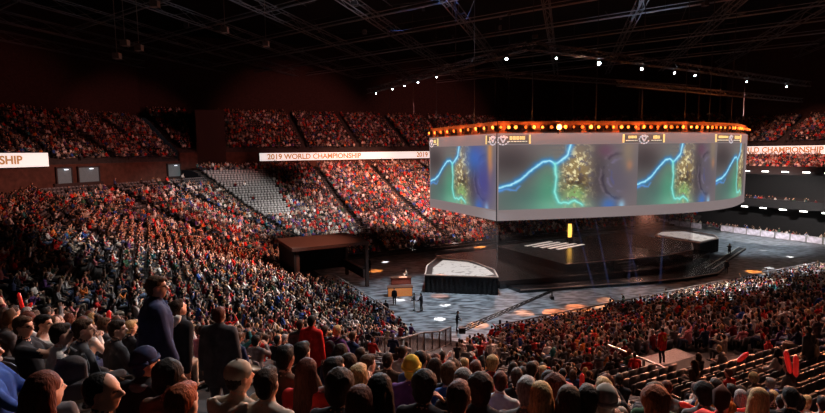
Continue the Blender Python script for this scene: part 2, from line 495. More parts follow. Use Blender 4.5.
def face(path, name):
    mb = MB(); ribbon_strip(mb, path, ZS0, ZS1)
    mb2 = outset(path, -0.35)
    ribbon_strip(mb, mb2[::-1], ZS0, ZS1)
    n = len(path)
    for z in (ZS0, ZS1):
        mb.add([P(p.x, p.y, z) for p in path]+[P(p.x, p.y, z) for p in mb2], [(k, k+1, n+k+1, n+k) for k in range(n-1)])
    return rput(mb, name, M_SCREEN)
f_left = face(LEFT, 'side_screen'); f_front = face(FRONT, 'front_screen')
mb = MB()
ribbon_strip(mb, BACK, ZS0, ZS1)
rput(mb, 'rear_screen', mat('screen_back', (0.03, 0.03, 0.03), 0.8))
# dark corner seam
mb = MB(); c = P(32.93, 44.95); mb.box((c.x, c.y, (ZS0+ZS1)/2), (0.09, 0.09, ZS1-ZS0)); rput(mb, 'corner_seam', mat('seam_black', (0.02, 0.02, 0.02)))
# ---- the picture: violet-brown clouds, a cyan bolt of lightning, a green glow and a rocky figure
def seg_dist(x, y, pts):
    d = np.full(x.shape, 9.0)
    for (x0, y0), (x1, y1) in zip(pts, pts[1:]):
        dx, dy = x1-x0, y1-y0; L = dx*dx+dy*dy
        t = np.clip(((x-x0)*dx+(y-y0)*dy)/L, 0, 1)
        d = np.minimum(d, np.hypot(x-x0-t*dx, y-y0-t*dy))
    return d
def vnoise(x, y, seed):
    r = np.random.default_rng(seed); g = r.random((64, 64))
    xi = np.floor(x).astype(int); yi = np.floor(y).astype(int); fx = x-xi; fy = y-yi
    fx = fx*fx*(3-2*fx); fy = fy*fy*(3-2*fy)
    G = lambda a, b: g[a % 64, b % 64]
    return (G(xi, yi)*(1-fx)+G(xi+1, yi)*fx)*(1-fy)+(G(xi, yi+1)*(1-fx)+G(xi+1, yi+1)*fx)*fy
def fbm(x, y, seed): return 0.5*vnoise(x, y, seed)+0.3*vnoise(2*x, 2*y, seed+1)+0.2*vnoise(4.3*x, 4.3*y, seed+2)
def picture(u, v, warm=0.0):
    """u 0..1 across, v 0..1 down; sRGB 0..255 -> linear"""
    x = u*2.06; y = v
    J = lambda s, a: a*(fbm(x*9, y*9, s)-0.5)
    n1 = fbm(x*3, y*3, 11); n2 = fbm(x*10, y*10, 21)
    base = np.stack([104+25*n1, 98+16*n1, 97+18*n1], -1)
    def blend(c, a):
        nonlocal base
        a = np.clip(a, 0, 1)[..., None]; base = base*(1-a)+np.array(c, float)*a
    g = lambda cx, cy, rx, ry: np.exp(-(((x-cx)/rx)**2+((y-cy)/ry)**2))
    blend((58, 50, 52), 0.75*g(0.15, 0.25, .4, .28))
    blend((70, 105, 98), 0.75*g(0.45, 0.85, .6, .3))
    blend((80, 150, 120), 0.85*g(0.72, 0.72, .22, .42))
    blend((120, 190, 160), 0.7*g(0.95, 0.98, .5, .14))
    blend((95, 100, 105), 0.6*g(0.9, 0.1, .18, .14)*(np.sin(y*95) > 0))
    # figure: brown-yellow rock with bright specks
    rk = 1.15*g(1.12, 0.5, .21, .38)*(0.55+0.9*n2)
    blend((150, 128, 88), 1.25*rk*(fbm(x*16, y*16, 31) > 0.42))
    blend((240, 226, 176), 1.5*rk*(fbm(x*22, y*22, 41) > 0.60))
    blend((70, 52, 44), 0.9*g(1.12, 0.62, .22, .16)*(fbm(x*18, y*18, 51) > 0.52))
    blend((130, 185, 110), 0.8*g(1.10, 0.80, .15, .14)*(n2 > 0.38))
    blend((62, 54, 55), 0.75*g(1.46, 0.5, .13, .55))
    blend((84, 78, 98), 0.6*g(1.74, 0.55, .28, .5))
    arc = np.hypot((x-1.78)*1.0, (y-.5)*0.75)+J(61, .06)
    for rr, c in ((.20, (126, 118, 150)), (.27, (52, 44, 60)), (.31, (118, 104, 116)), (.14, (86, 88, 140))):
        blend(c, 0.6*np.exp(-((arc-rr)/.016)**2)*np.clip((1.86-x)*6, 0, 1)*(fbm(x*5, y*5, 95) > .40))
    blend((150, 130, 100), 0.55*g(1.90, 0.1, .10, .3))
    blend((200, 130, 90), 0.5*g(1.93, 0.34, .05, .08))
    blend((60, 110, 190), 0.8*g(1.62, 0.98, .12, .12)); blend((150, 200, 230), 0.8*g(1.82, 0.99, .05, .08))
    blend((110, 60, 90), 0.5*g(1.55, 0.1, .12, .1))
    if warm:
        blend((50, 110, 205), .75*g(1.5, .2, .3, .25)); blend((240, 150, 60), .7*g(1.9, .2, .06, .35)); blend((60, 60, 150), .6*g(1.75, .6, .25, .4))
    bolt = [(0, .66), (.1, .63), (.22, .60), (.36, .48), (.5, .36), (.62, .27), (.72, .255), (.80, .31), (.90, .25), (.98, .16), (1.02, .0)]
    br = [(.80, .31), (.82, .5), (.80, .74), (.86, .90), (1.0, .93), (1.1, .88), (1.2, .95)]
    bx, by = x+J(71, .03), y+J(81, .05)
    d = np.minimum(np.hypot(0, 0)+9, 9)
    q = lambda pts: np.min([seg_dist_xy(bx, by, pts)], axis=0)
    d1 = seg_dist(bx, by, bolt); d2 = seg_dist(bx, by, br)
    blend((40, 130, 215), 0.75*np.exp(-(d1/.055)**2)); blend((120, 225, 255), np.exp(-(d1/.017)**2)); blend((215, 250, 255), .8*np.exp(-(d1/.009)**2))
    blend((90, 200, 200), 0.6*np.exp(-(d2/.04)**2)); blend((150, 245, 230), 0.9*np.exp(-(d2/.014)**2))
    d3 = seg_dist(bx, by, [(0, .70), (.15, .68), (.24, .70), (.3, .64)])
    blend((90, 150, 230), .8*np.exp(-(d3/.014)**2))
    c = np.clip(base, 0, 255)/255.0
    return np.where(c <= 0.04045, c/12.92, ((c+0.055)/1.055)**2.4)
M_PIC = vcol_mat('screen_picture', True, 1.0)
def tint_attr(me, cols):
    a = me.color_attributes.new('tint', 'FLOAT_COLOR', 'POINT')
    arr = np.ones((len(me.vertices), 4), dtype=np.float32); arr[:, :3] = cols
    a.data.foreach_set('color', arr.ravel())
def screen_picture(path, f0, f1, parent, crop=(0, 1), nx=150, ny=76, warm=0):
    pts = outset(sub_path(path, f0, f1, nx), 0.05)
    za, zb = 15.62, 8.72
    vs = []; U, W = [], []
    for j in range(ny+1):
        for k, p in enumerate(pts):
            vs.append(P(p.x, p.y, za+(zb-za)*j/ny)); U.append(crop[0]+(crop[1]-crop[0])*k/nx); W.append(j/ny)
    fs = [(j*(nx+1)+k, (j+1)*(nx+1)+k, (j+1)*(nx+1)+k+1, j*(nx+1)+k+1) for j in range(ny) for k in range(nx)]
    mb = MB(); mb.add(vs, fs)
    o = rput(mb, 'video_picture', M_PIC, parent)
    tint_attr(o.data, picture(np.array(U), np.array(W), warm))
    return o
g2 = frac_at_px(FRONT, 637); g3 = frac_at_px(FRONT, 716)
screen_picture(LEFT, 0.02, 0.995, f_left, warm=1)
screen_picture(FRONT, 0.004, g2, f_front)
screen_picture(FRONT, g2, g3, f_front)
screen_picture(FRONT, g3, 0.95, f_front, (0, .72), 90)
# ---- score plates: yellow end bars, small lettering too far off to read, round crest
M_YEL = mat('plate_yellow', (0.8, 0.7, 0.3), emit=(0.85, 0.70, 0.28), es=0.9)
M_PALE = mat('plate_pale', (0.8, 0.8, 0.7), emit=(0.80, 0.76, 0.60), es=0.85)
M_CREST = mat('plate_crest', (0.6, 0.6, 0.65), emit=(0.55, 0.55, 0.60), es=0.8)
M_PLATE = mat('plate_dark', (0.08, 0.07, 0.06), emit=(0.12, 0.095, 0.085), es=1.0)
def plate(path, f0, f1, parent, left=True, right=True):
    """plate spanning arc fractions; a crest in the middle, a name each side of it"""
    mid = (f0+f1)/2 if left and right else (f0 if right else f1)
    zc = 16.22
    def q(f, dz, e=0.07):
        p = outset(sub_path(path, max(0, f-.002), f+.002, 2), e)[1]; return P(p.x, p.y, zc+dz)
    m = MB(); y = MB(); w = MB()
    ribbon_strip(m, outset(sub_path(path, f0, f1, 10), 0.045), zc-.48, zc+.42)
    L = arclen(path)[-1]; fw = 1.0/L
    o = rput(m, 'score_plate', M_PLATE, parent)
    if left: y.bar(q(f0, -.48), q(f0, .45), .06, .18); rput(y, 'end_bar', M_YEL, parent); y = MB()
    if right: y.bar(q(f1, -.48), q(f1, .45), .06, .18); rput(y, 'end_bar', M_YEL, parent); y = MB()
    r = random.Random(5)
    def word(a, b, dz, h, mb_):
        f = a
        while f < b:
            st = r.uniform(.25, .42)*fw; e = min(b, f+st*0.78)
            mb_.bar(q(f, dz), q(e, dz), .05, h*r.uniform(.8, 1)); f += st
    cw = .85*fw
    if left:
        word(f0+.6*fw, mid-cw-.1*fw, .14, .30, y); word(f0+.3*fw, mid-cw, -.24, .10, w)
        rput(y, 'plate_lettering', M_YEL, parent); rput(w, 'plate_underline', M_PALE, parent); y = MB(); w = MB()
    if right:
        word(mid+cw+.35*fw, f1-.55*fw, .12, .40, y); word(mid+cw+.1*fw, f1-.3*fw, -.24, .10, w)
    if right: rput(y, 'plate_lettering', M_YEL, parent); rput(w, 'plate_underline', M_PALE, parent)
    if right or left:
        m = MB(); cm = mid+(0 if (left and right) else (cw*.55 if right else -cw*.55))
        for k in range(10):                       # laurel ring
            a = math.radians(35+k*32)
            ff = cm+.62*fw*math.cos(a); m.bar(q(ff, .46*math.sin(a)-.12), q(cm+.62*fw*math.cos(a+.4), .46*math.sin(a+.4)-.12), .05, .14)
        m.bar(q(cm-.3*fw, .15), q(cm, -.35), .05, .16); m.bar(q(cm+.3*fw, .15), q(cm, -.35), .05, .16); m.bar(q(cm-.35*fw, .2), q(cm+.35*fw, .2), .05, .14)
        rput(m, 'crest', M_CREST, parent)
plate(LEFT, .02, .16, f_left, False, True)
plate(LEFT, frac_at_px(LEFT, 487), .985, f_left, True, False)
plate(FRONT, .004, frac_at_px(FRONT, 529), f_front, False, True)
plate(FRONT, frac_at_px(FRONT, 622), frac_at_px(FRONT, 662), f_front)
plate(FRONT, frac_at_px(FRONT, 714), frac_at_px(FRONT, 738), f_front)
# ---- rim truss behind the lamps
mb = MB()
for path in (LEFT, FRONT):
    for z in (ZS1+.25, ZS1+1.15):
        for dd in (-.25, -.9):
            pp = outset(path, dd)
            for a, b in zip(pp, pp[1:]): mb.bar(P(a.x, a.y, z), P(b.x, b.y, z), .09)
    pa = outset(path, -.25); pb = outset(path, -.9)
    for k in range(0, len(path)-1, 1):
        mb.bar(P(pa[k].x, pa[k].y, ZS1+.25), P(pa[k+1].x, pa[k+1].y, ZS1+1.15), .06)
        mb.bar(P(pa[k].x, pa[k].y, ZS1+.25), P(pb[k].x, pb[k].y, ZS1+1.15), .06)
rput(mb, 'rim_truss', mat('rim_truss', (0.12, 0.07, 0.05), 0.6, 0.2))
mb = MB()
for path in (LEFT, FRONT): ribbon_strip(mb, outset(path, -.22), ZS1+.02, ZS1+1.25)
rput(mb, 'glow_backing', mat('glow_backing', (0.22, 0.10, 0.06), 0.7))  # backing strip added to catch the glow of the rim lamps
mb = MB()
allp = outset(LEFT, -.5)+outset(FRONT, -.5)+[Vector((74, 57)), Vector((54, 65))]
vs = [P(p.x, p.y, ZS1-0.05) for p in allp]; mb.add(vs, [tuple(range(len(vs)))])
rput(mb, 'top_cover', mat('top_cover', (0.05, 0.03, 0.025), 0.9))
# ---- orange lamps on the rim
def rim_lamp(path, f, s, hot):
    p = outset(sub_path(path, max(0, f-.003), min(1, f+.003), 2), .12)[1]
    q2 = outset(sub_path(path, max(0, f-.003), min(1, f+.003), 2), 1.4)[1]
    a, b = P(p.x, p.y, ZS1+.62), P(q2.x, q2.y, ZS1+.50)
    lens = mat('rim_lamp_glow_%d' % hot, (1, .5, .2), emit=[(1.0, .07, .01), (1.0, .15, .015), (1.0, .25, .035), (1.0, .33, .07)][hot], es=[.9, 1.5, 3.0, 14][hot])
    r = thing('rim_lamp', 'orange lamp glowing on the top rim of the hanging screen', 'lamp', a, 0, 'orange lamps on the screen rim')
    d = (b-a).normalized(); rot = d.to_track_quat('Y', 'Z').to_matrix()
    m = MB(); m.box((0, 0, 0), (.46*s, .30, .42*s), rot); m.box(rot @ Vector((0, -.1, -.34*s)), (.12, .12, .3*s), rot); m.build('lamp_housing', M_HEAD, r)
    m = MB(); m.tube([rot @ Vector((0, .15, 0)), rot @ Vector((0, .22, 0))], [.19*s, .15*s], 12); m.build('lens', lens, r)
    return a
rr = random.Random(3)
for k in range(10): rim_lamp(LEFT, .03+k*.105, .95, [1, 2, 1, 2, 1, 2, 1, 2, 2, 2][k])
NL = 46
for k in range(NL):
    f = (k+.3)/NL
    hot = 3 if k in (7,) else (rr.choice([0, 1, 1, 2, 2]) if f < .62 else rr.choice([0, 0, 1, 1, 2]) if f < .85 else 0)
    rim_lamp(FRONT, f+rr.uniform(-.004, .004), 1.5 if hot == 3 else rr.uniform(.7, 1.1), hot)
# ---- gauze hanging from the screen to the stage
def gauze_mat():
    m = bpy.data.materials.new('gauze'); m.use_nodes = True; nt = m.node_tree
    for n in list(nt.nodes): nt.nodes.remove(n)
    out = nt.nodes.new('ShaderNodeOutputMaterial'); tr = nt.nodes.new('ShaderNodeBsdfTransparent'); df = nt.nodes.new('ShaderNodeBsdfDiffuse')
    tr.inputs['Color'].default_value = (.93, .90, .90, 1)
    df.inputs['Color'].default_value = (.30, .22, .20, 1)
    tc = nt.nodes.new('ShaderNodeTexCoord'); nz = nt.nodes.new('ShaderNodeTexNoise'); nz.inputs['Scale'].default_value = 0.6
    nt.links.new(tc.outputs['Object'], nz.inputs['Vector'])
    mr = nt.nodes.new('ShaderNodeMapRange'); mr.inputs['To Min'].default_value = .10; mr.inputs['To Max'].default_value = .24
    nt.links.new(nz.outputs['Fac'], mr.inputs['Value'])
    mx = nt.nodes.new('ShaderNodeMixShader'); nt.links.new(mr.outputs['Result'], mx.inputs['Fac'])
    nt.links.new(tr.outputs[0], mx.inputs[1]); nt.links.new(df.outputs[0], mx.inputs[2]); nt.links.new(mx.outputs[0], out.inputs['Surface'])
    return m
M_GAUZE = gauze_mat()
gcorner = Vector((57.6, 39.5))
gf = [p for p in FRONT if p.x <= 56.5]+[gcorner]
mb = MB(); ribbon_strip(mb, outset(gf, -.2), 0.5, ZS0)
tag(mb.build('gauze_curtain', M_GAUZE), 'sheer brown gauze hanging from the front of the screen down to the stage', 'gauze curtain')
mb = MB(); ribbon_strip(mb, outset(LEFT, -.2), 1.2, ZS0)
tag(mb.build('gauze_curtain', M_GAUZE), 'sheer gauze hanging below the side screen, beside the white-topped platform', 'gauze curtain')
mb = MB(); ribbon_strip(mb, [gcorner, Vector((59.5, 58))], 1.95, ZS0)
tag(mb.build('gauze_curtain', M_GAUZE), 'sheer gauze closing the far end of the stage, by the platform near the end boxes', 'gauze curtain')

# ================================================================== stage and platforms
M_STAGE = mat('stage_black_gloss', (0.012, 0.010, 0.010), 0.22, spec=0.6)
M_STAGE2 = mat('stage_front_black', (0.010, 0.009, 0.009), 0.6)
M_EDGE = mat('stage_edge_trim', (0.25, 0.17, 0.14), 0.5)
st = thing('stage', 'black glossy main stage under the hanging screen with stairs at its front', 'stage', P(53, 50, 0))
SINV = Matrix.Translation(-P(53, 50, 0))
def sput(mb, name, m, root, inv, parent=None):
    me = mb.mesh(name, m); me.transform(inv); return put(name, me, parent or root)
def un(pts): return [(P(*p).x, P(*p).y) for p in pts]
deck = [(42.5, 44.6), (50, 43.2), (57, 42.2), (63, 43), (67, 46), (67, 58), (42.5, 58)]
mb = MB(); mb.prism(un(deck), 0.35, 1.9); sput(mb, 'raised_deck', M_STAGE, st, SINV)
low = [(33.6, 45.2), (44.5, 42.4), (56, 40.2), (58, 40.5), (68, 44), (70, 60), (34.5, 61)]
mb = MB(); mb.prism(un(low), 0.0, 0.9); sput(mb, 'lower_deck', M_STAGE, st, SINV)
ap = [(34.5, 42.8), (40, 41.2), (47, 39.2), (54, 37.6), (59.5, 37.4), (66, 40), (66, 45), (34.5, 47)]
mb = MB(); mb.prism(un(ap), 0.0, 0.35); sput(mb, 'apron', M_STAGE, st, SINV)
mb = MB()
for a, b in zip(deck[:5], deck[1:5]): mb.bar(P(*a, 1.9), P(*b, 1.9), .08, .07)
for a, b in zip(ap[:6], ap[1:6]): mb.bar(P(*a, .33), P(*b, .33), .10, .07)
sput(mb, 'edge_trim', M_EDGE, st, SINV)
for u0, w, nm in ((49.0, 2.6, 'stairs'),):
    s0 = MB()
    for k in range(6):
        un_box(s0, u0, u0+w, 43.6-1.9+k*.32-.25, 43.9, .35, .62+k*.25)
    sput(s0, nm, M_STAGE2, st, SINV)
# bright angular floor graphic at the back and its lantern
mb = MB()
for k in range(5):
    a = P(46+k*.5, 56-k*1.0, 1.915); b = P(51.5+k*.55, 57-k*1.0, 1.915)
    mb.bar(a, b, .55, .02)
sput(mb, 'light_stripes', mat('stage_stripe_light', (.8, .75, .7), emit=(1, .9, .82), es=.55), st, SINV)
p = P(53.5, 55.5, 1.9)
r = thing('lantern', 'glowing amber lantern standing on the glossy stage behind the gauze', 'lantern', p)
m = MB(); m.box((0, 0, .35), (.8, .8, .7)); m.box((0, 0, 2.75), (.9, .9, .15)); m.bar((0, 0, 2.8), (0, 0, 3.1), .15)
for sx in (-1, 1):
    for sy in (-1, 1): m.bar((sx*.4, sy*.4, .7), (sx*.4, sy*.4, 2.7), .08)
m.build('lantern_frame', M_HEAD, r)
m = MB(); m.tube([(0, 0, .7), (0, 0, 1.7), (0, 0, 2.65)], [.30, .36, .28], 8); m.build('lantern_glass', mat('amber_glow', (1, .6, .1), emit=(1.0, .55, .10), es=2.2), r)

def skirt_mat():
    return mat('platform_skirt', (0.016, 0.016, 0.018), 0.85, var=.5, scale=6)
M_LED = mat('platform_led_floor', (.9, .9, .9), .5, var=.12, scale=1.2, emit=(1, .90, .84), es=.50)
def led_mat():
    m = bpy.data.materials.new('platform_led'); m.use_nodes = True; nt = m.node_tree; b = nt.nodes['Principled BSDF']
    tc = nt.nodes.new('ShaderNodeTexCoord'); nz = nt.nodes.new('ShaderNodeTexNoise'); nz.inputs['Scale'].default_value = .9; nz.inputs['Detail'].default_value = 5; nz.inputs['Distortion'].default_value = 1.5
    nt.links.new(tc.outputs['Object'], nz.inputs['Vector'])
    rp = nt.nodes.new('ShaderNodeValToRGB'); e = rp.color_ramp.elements
    e[0].position = .36; e[0].color = (.36, .27, .23, 1); e[1].position = .43; e[1].color = (.92, .82, .76, 1)
    nt.links.new(nz.outputs['Fac'], rp.inputs['Fac']); nt.links.new(rp.outputs['Color'], b.inputs['Emission Color']); b.inputs['Emission Strength'].default_value = .62
    b.inputs['Base Color'].default_value = (.06, .06, .06, 1)
    return m
M_LED = led_mat()
def platform(name, label, top, panel, z):
    cx = sum(p[0] for p in top)/len(top); cy = sum(p[1] for p in top)/len(top)
    r = thing(name, label, 'platform', (cx, cy, 0)); inv = Matrix.Translation((-cx, -cy, 0))
    n = len(top)
    # pleated skirt
    vs = []; 
    m = MB()
    for i in range(n):
        a = Vector((*top[i], 0)); b = Vector((*top[(i+1) % n], 0)); L = (b-a).length; k = max(6, int(L/.25)); nr = Vector(((b-a).y, -(b-a).x, 0)).normalized()
        pts = [a.lerp(b, j/k)+nr*(.05 if j % 2 else -.03) for j in range(k+1)]
        m.add([(q.x, q.y, 0) for q in pts]+[(q.x, q.y, z-.12) for q in pts], [(j, j+1, k+2+j, k+1+j) for j in range(k)])
    sput(m, 'skirt', skirt_mat(), r, inv)
    m = MB(); m.prism(top, z-.15, z); sput(m, 'deck', mat('platform_deck', (.05, .035, .03), .4), r, inv)
    m = MB()
    for i in range(n): m.bar((*top[i], z+.03), (*top[(i+1) % n], z+.03), .16, .10)
    sput(m, 'edge_rim', mat('platform_rim', (.45, .32, .26), .5), r, inv)
    m = MB(); m.prism(panel, z+.005, z+.05); sput(m, 'light_floor', M_LED, r, inv)
    return r
def zpt(px, py, z): q = on_z(px, py, z); return (q.x, q.y)
ptop = [zpt(*q, 1.9) for q in ((425, 275), (498, 277.5), (494, 270), (472, 261.5), (437, 258), (427, 266))]
ppan = [zpt(*q, 1.9) for q in ((432, 275), (480, 277), (494, 274.5), (485, 268), (468, 262.5), (443, 260.5), (433, 268))]
platform('player_platform', 'black-skirted six-sided platform with a glowing white top, nearer the corner stand', ptop, ppan, 1.9)
ptop = [zpt(*q, 1.9) for q in ((655, 236), (700, 243), (718.5, 238.5), (714, 235), (684, 230.5), (660, 231.5))]
ppan = [zpt(*q, 1.9) for q in ((657, 234.5), (701, 241.5), (716, 238), (684, 231.8), (662, 232.2))]
platform('player_platform', 'black-skirted platform with a pale glowing top, nearer the end boxes', ptop, ppan, 1.9)
# low dark block in front of the near platform (px 490-560)
# ---- casters' desk and risers on the floor
def desk(c, rz, label, w, d, h, fm):
    r = thing('presenter_desk', label, 'desk', c, rz)
    m = MB(); m.box((0, 0, h), (w+.2, d+.1, .08)); m.build('desk_top', mat('desk_top', (.12, .05, .03), .4), r)
    m = MB(); m.box((0, -d/2+.05, h/2), (w, .08, h-.08)); m.build('front_panel', fm, r)
    m = MB()
    for sx in (-1, 1): m.box((sx*w/2, 0, h/2), (.08, d-.1, h-.08))
    m.build('side_panel', M_STAGE2, r)
    return r
q = on_z(400, 295.5, 0); desk(q, R(4), 'low desk with an orange-lit front behind the standing floor crew', 2.5, .9, .95, mat('desk_front_orange_lit', (.8, .35, .12), .5, emit=(.9, .28, .08), es=.35))  # orange light on the front put into its colour and glow
q = on_z(401, 284, 0); desk(q, R(4), 'dark red desk farther back on the floor, a seated host behind it', 2.2, .8, .8, mat('desk_front_red', (.25, .05, .03), .5))

# ---- camera crane in front of the stage
def crane(base, e0, e1, label):
    r = thing('camera_crane', label, 'camera crane', base)
    B = Vector(base); a, b = Vector(e0)-B, Vector(e1)-B
    m = MB()
    for k in range(3):
        an = 2.1*k; m.bar((0, 0, .75), (.75*math.cos(an), .75*math.sin(an), .05), .08)
    m.tube([(0, 0, .6), (0, 0, 1.5)], .1); m.build('tripod', M_HEAD, r)
    m = MB(); d = (b-a).normalized(); up = Vector((0, 0, 1)); sd = d.cross(up).normalized()
    for o in (up*.22, -up*.1+sd*.14, -up*.1-sd*.14): m.bar(a+o, b+o*.4, .06)
    N = 18
    for k in range(N):
        p, q = a.lerp(b, k/N), a.lerp(b, (k+1)/N); f = 1-.6*k/N
        m.bar(p+up*.22*f, q+(-up*.1+sd*.14)*f, .035); m.bar(p+(-up*.1-sd*.14)*f, q+up*.22*f, .035)
    m.build('boom', M_STAGE2, r)
    m = MB(); m.box(a, (.5, .5, .45)); m.build('counterweight', M_HEAD, r)
    m = MB(); m.bar(b, b+Vector((0, 0, -.45)), .08); m.box(b+Vector((0, 0, -.6)), (.3, .5, .3)); m.tube([b+Vector((0, .25, -.6)), b+Vector((0, .45, -.6))], .09); m.build('camera_head', M_HEAD, r)
    return r
cb = on_z(500, 338, 0)
crane(cb, at(462, 330, cb.y-.6), at(552, 291, cb.y+5.5), 'long dark camera crane swung low over the floor before the stage')
# ---- camera track on the far floor
a, b = on_z(709, 271, 0.0), on_z(742, 249.5, 0.0)
r = thing('camera_track', 'straight pair of pale dolly rails on the floor before the far platform', 'camera track', (a+b)/2)
d = (b-a).normalized(); sd = Vector((-d.y, d.x, 0))
m = MB(); m.bar((a-b)/2+Vector((0, 0, .12)), (b-a)/2+Vector((0, 0, .12)), 1.0, .24); m.build('track_bed', M_STAGE2, r)
m = MB()
for s in (-.42, .42): m.bar((a-b)/2+sd*s+Vector((0, 0, .3)), (b-a)/2+sd*s+Vector((0, 0, .3)), .12, .12)
m.build('rails', mat('rail_pale', (.55, .5, .45), .4), r)

# ---- dark production booth at the corner of the end stand
bc = P(17.5, 56.8, 0)
r = thing('production_booth', 'dark open booth with a flat brown roof at the foot of the end stand', 'booth', bc, R(27))
M_BOOTH = mat('booth_roof_brown', (.05, .027, .022), .8)
m = MB(); m.box((-.2, 0, 5.0), (8.6, 7.4, .35)); m.build('roof_slab', M_BOOTH, r)
m = MB(); m.box((-4.2, 0, 3.4), (.2, 7.0, 3.0)); m.box((0, 3.5, 3.0), (8.0, .2, 4.0)); m.build('rear_wall', M_DARK, r)
for sy in (-1, 1):
    for sx in (-1, 1):
        m = MB(); m.box((sx*3.9, sy*3.3, 2.5), (.35, .35, 5)); m.build('post', M_BOOTH, r)
m = MB(); m.box((3.6, 0, 1.5), (.3, 6.8, 1.0)); m.build('front_counter', M_BOOTH, r)

# ---- banner-covered crowd barriers before the end boxes
M_BAN = mat('banner_pale', (.55, .5, .58), .7, var=.35, scale=1.6, emit=(.6, .55, .62), es=.03)
M_RAIL = mat('barrier_steel', (.35, .33, .32), .4, .6)
def banner(u, n0, n1, label, group):
    c = P(u, (n0+n1)/2); L = n1-n0
    r = thing('crowd_barrier', label, 'barrier', c, R(27)+math.pi/2, group)
    m = MB(); m.box((0, .04, .58), (L-.12, .03, .95)); m.build('banner', M_BAN, r)
    m = MB()
    for z in (.08, 1.12): m.bar((-L/2, 0, z), (L/2, 0, z), .05)
    for k in range(7): x = -L/2+L*k/6; m.bar((x, 0, .08), (x, 0, 1.12), .04 if k % 6 else .06)
    for x in (-L/2+.2, L/2-.2): m.bar((x, -.3, .03), (x, .3, .03), .06)
    m.build('barrier_frame', M_RAIL, r)
for k in range(8): banner(92.2, 39.5+k*2.3, 41.7+k*2.3, 'pale banner on a crowd barrier before the lower end box', 'banner barriers before the end box')
for k in range(6): banner(91.5, 61.0+k*2.3, 63.2+k*2.3, 'pale banner on a crowd barrier beyond the far platform', 'banner barriers beyond the far platform')

# ---- rails along the stands

M_RAILD = mat('stand_rail', (.16, .13, .12), .45, .5)
def railing(pts, h, label, slats=True, pale=False, step=1.25):
    """posts, top rail and slanting bars along points on the ground"""
    r = thing('stand_railing', label, 'railing', pts[0]); o = Vector(pts[0])
    m = M_RAIL if pale else M_RAILD
    tr = MB(); br = MB()
    for a, b in zip(pts, pts[1:]):
        a = Vector(a)-o; b = Vector(b)-o
        for z, w in ((h, .07), (h*.12, .05)): tr.bar(a+Vector((0, 0, z)), b+Vector((0, 0, z)), w)
        n = max(1, int((b-a).length/step))
        for k in range(n+1):
            p = a.lerp(b, k/n); q = MB(); q.bar(p, p+Vector((0, 0, h)), .08); q.build('post', m, r)
        if slats:
            for k in range(n*6):
                p = a.lerp(b, k/(n*6)); q2 = a.lerp(b, min(1, (k+3.2)/(n*6)))
                br.bar(p+Vector((0, 0, h*.14)), q2+Vector((0, 0, h*.97)), .03)
    tr.build('handrail', m, r)
    if slats: br.build('slanting_bars', mat('rail_bars_pale', (.32, .25, .22), .4, .4), r)
    return r
def f7(t, d, z=None):
    u, n = 20+EDGE[7][0]*t+NORM[7][0]*d, 34+EDGE[7][1]*t+NORM[7][1]*d
    return P(u, n, zrow(int(d/DR)) if z is None else z)
railing([f7(.8, 16.2), f7(.85, 12.5), f7(.9, 8.5), f7(.95, 5), f7(1.0, 2)], 1.35, 'dark railing with slanting bars running down beside the corner aisle', step=1.3)
railing([f7(-3.0, 7.5), f7(-2.9, 1.0)], 1.1, 'short dark railing with slanting bars at the foot of the end stand', step=1.6)
railing([P(17.2, 38.0, 1.0), P(17.2, 52.5, 1.0)], 1.1, 'thin pale handrail along the front edge of the end stand, by the booth', False, True, 2.4)
railing([P(23, 31.4, .8), P(40, 31.4, .8)], 1.0, 'thin front railing of the near stand before the camera crane', False, False, 2.2)
railing([P(41, 31.4, .8), P(68, 31.4, .8)], 1.0, 'thin front railing of the near stand under the stage front', False, False, 2.7)
# vomitory landing in the near stand with its rails
vu0, vu1, vn0, vn1 = 18.3, 23.0, 12.6, 16.4
zl = zrow(int((32-16.2)/DR))
mb = MB(); un_box(mb, vu0, vu1, vn0, vn1, zl-1.5, zl+.35)
struct(mb.build('landing_slab', mat('landing_concrete', (.30, .27, .27), .8)))
railing([P(vu0, vn1, zl+.35), P(vu0, vn0, zl+.35), P(vu1, vn0, zl+.35)], 1.05, 'rail around the grey landing halfway up the near stand', False, True, 1.5)

# ================================================================== people
def v3(*a): return Vector(a)
def capsule(p0, r0, p1, r1, seg=12, hr=3):
    p0 = Vector(p0); p1 = Vector(p1); d = p1-p0; L = d.length
    d = d/L if L > 1e-6 else Vector((0, 0, 1))
    x = d.cross(Vector((0, 0, 1)))
    if x.length < 1e-3: x = d.cross(Vector((0, 1, 0)))
    x.normalize(); y = d.cross(x)
    prof = []
    for k in range(hr+1):
        a = math.pi/2*(1-k/hr) if hr else 0
        prof.append((-r0*math.sin(a), r0*math.cos(a), 0))
    nm = max(1, int(L/.04)) if seg >= 8 else 1
    for k in range(1, nm): prof.append((L*k/nm, r0+(r1-r0)*k/nm, 0))
    for k in range(hr+1):
        a = math.pi/2*k/hr if hr else 0
        prof.append((L+r1*math.sin(a), r1*math.cos(a), 0))
    vs = []; fs = []; rings = []
    for (t, r, _) in prof:
        if r < 1e-5: rings.append([len(vs)]); vs.append(p0+d*t)
        else:
            rings.append(list(range(len(vs), len(vs)+seg)))
            vs += [p0+d*t+(x*math.cos(2*math.pi*k/seg)+y*math.sin(2*math.pi*k/seg))*r for k in range(seg)]
    for a, b in zip(rings, rings[1:]):
        if len(a) == 1: fs += [(a[0], b[(k+1) % seg], b[k]) for k in range(seg)]
        elif len(b) == 1: fs += [(a[k], a[(k+1) % seg], b[0]) for k in range(seg)]
        else: fs += [(a[k], a[(k+1) % seg], b[(k+1) % seg], b[k]) for k in range(seg)]
    if len(rings[0]) > 1: fs.append(tuple(rings[0])[::-1])
    if len(rings[-1]) > 1: fs.append(tuple(rings[-1]))
    return vs, fs
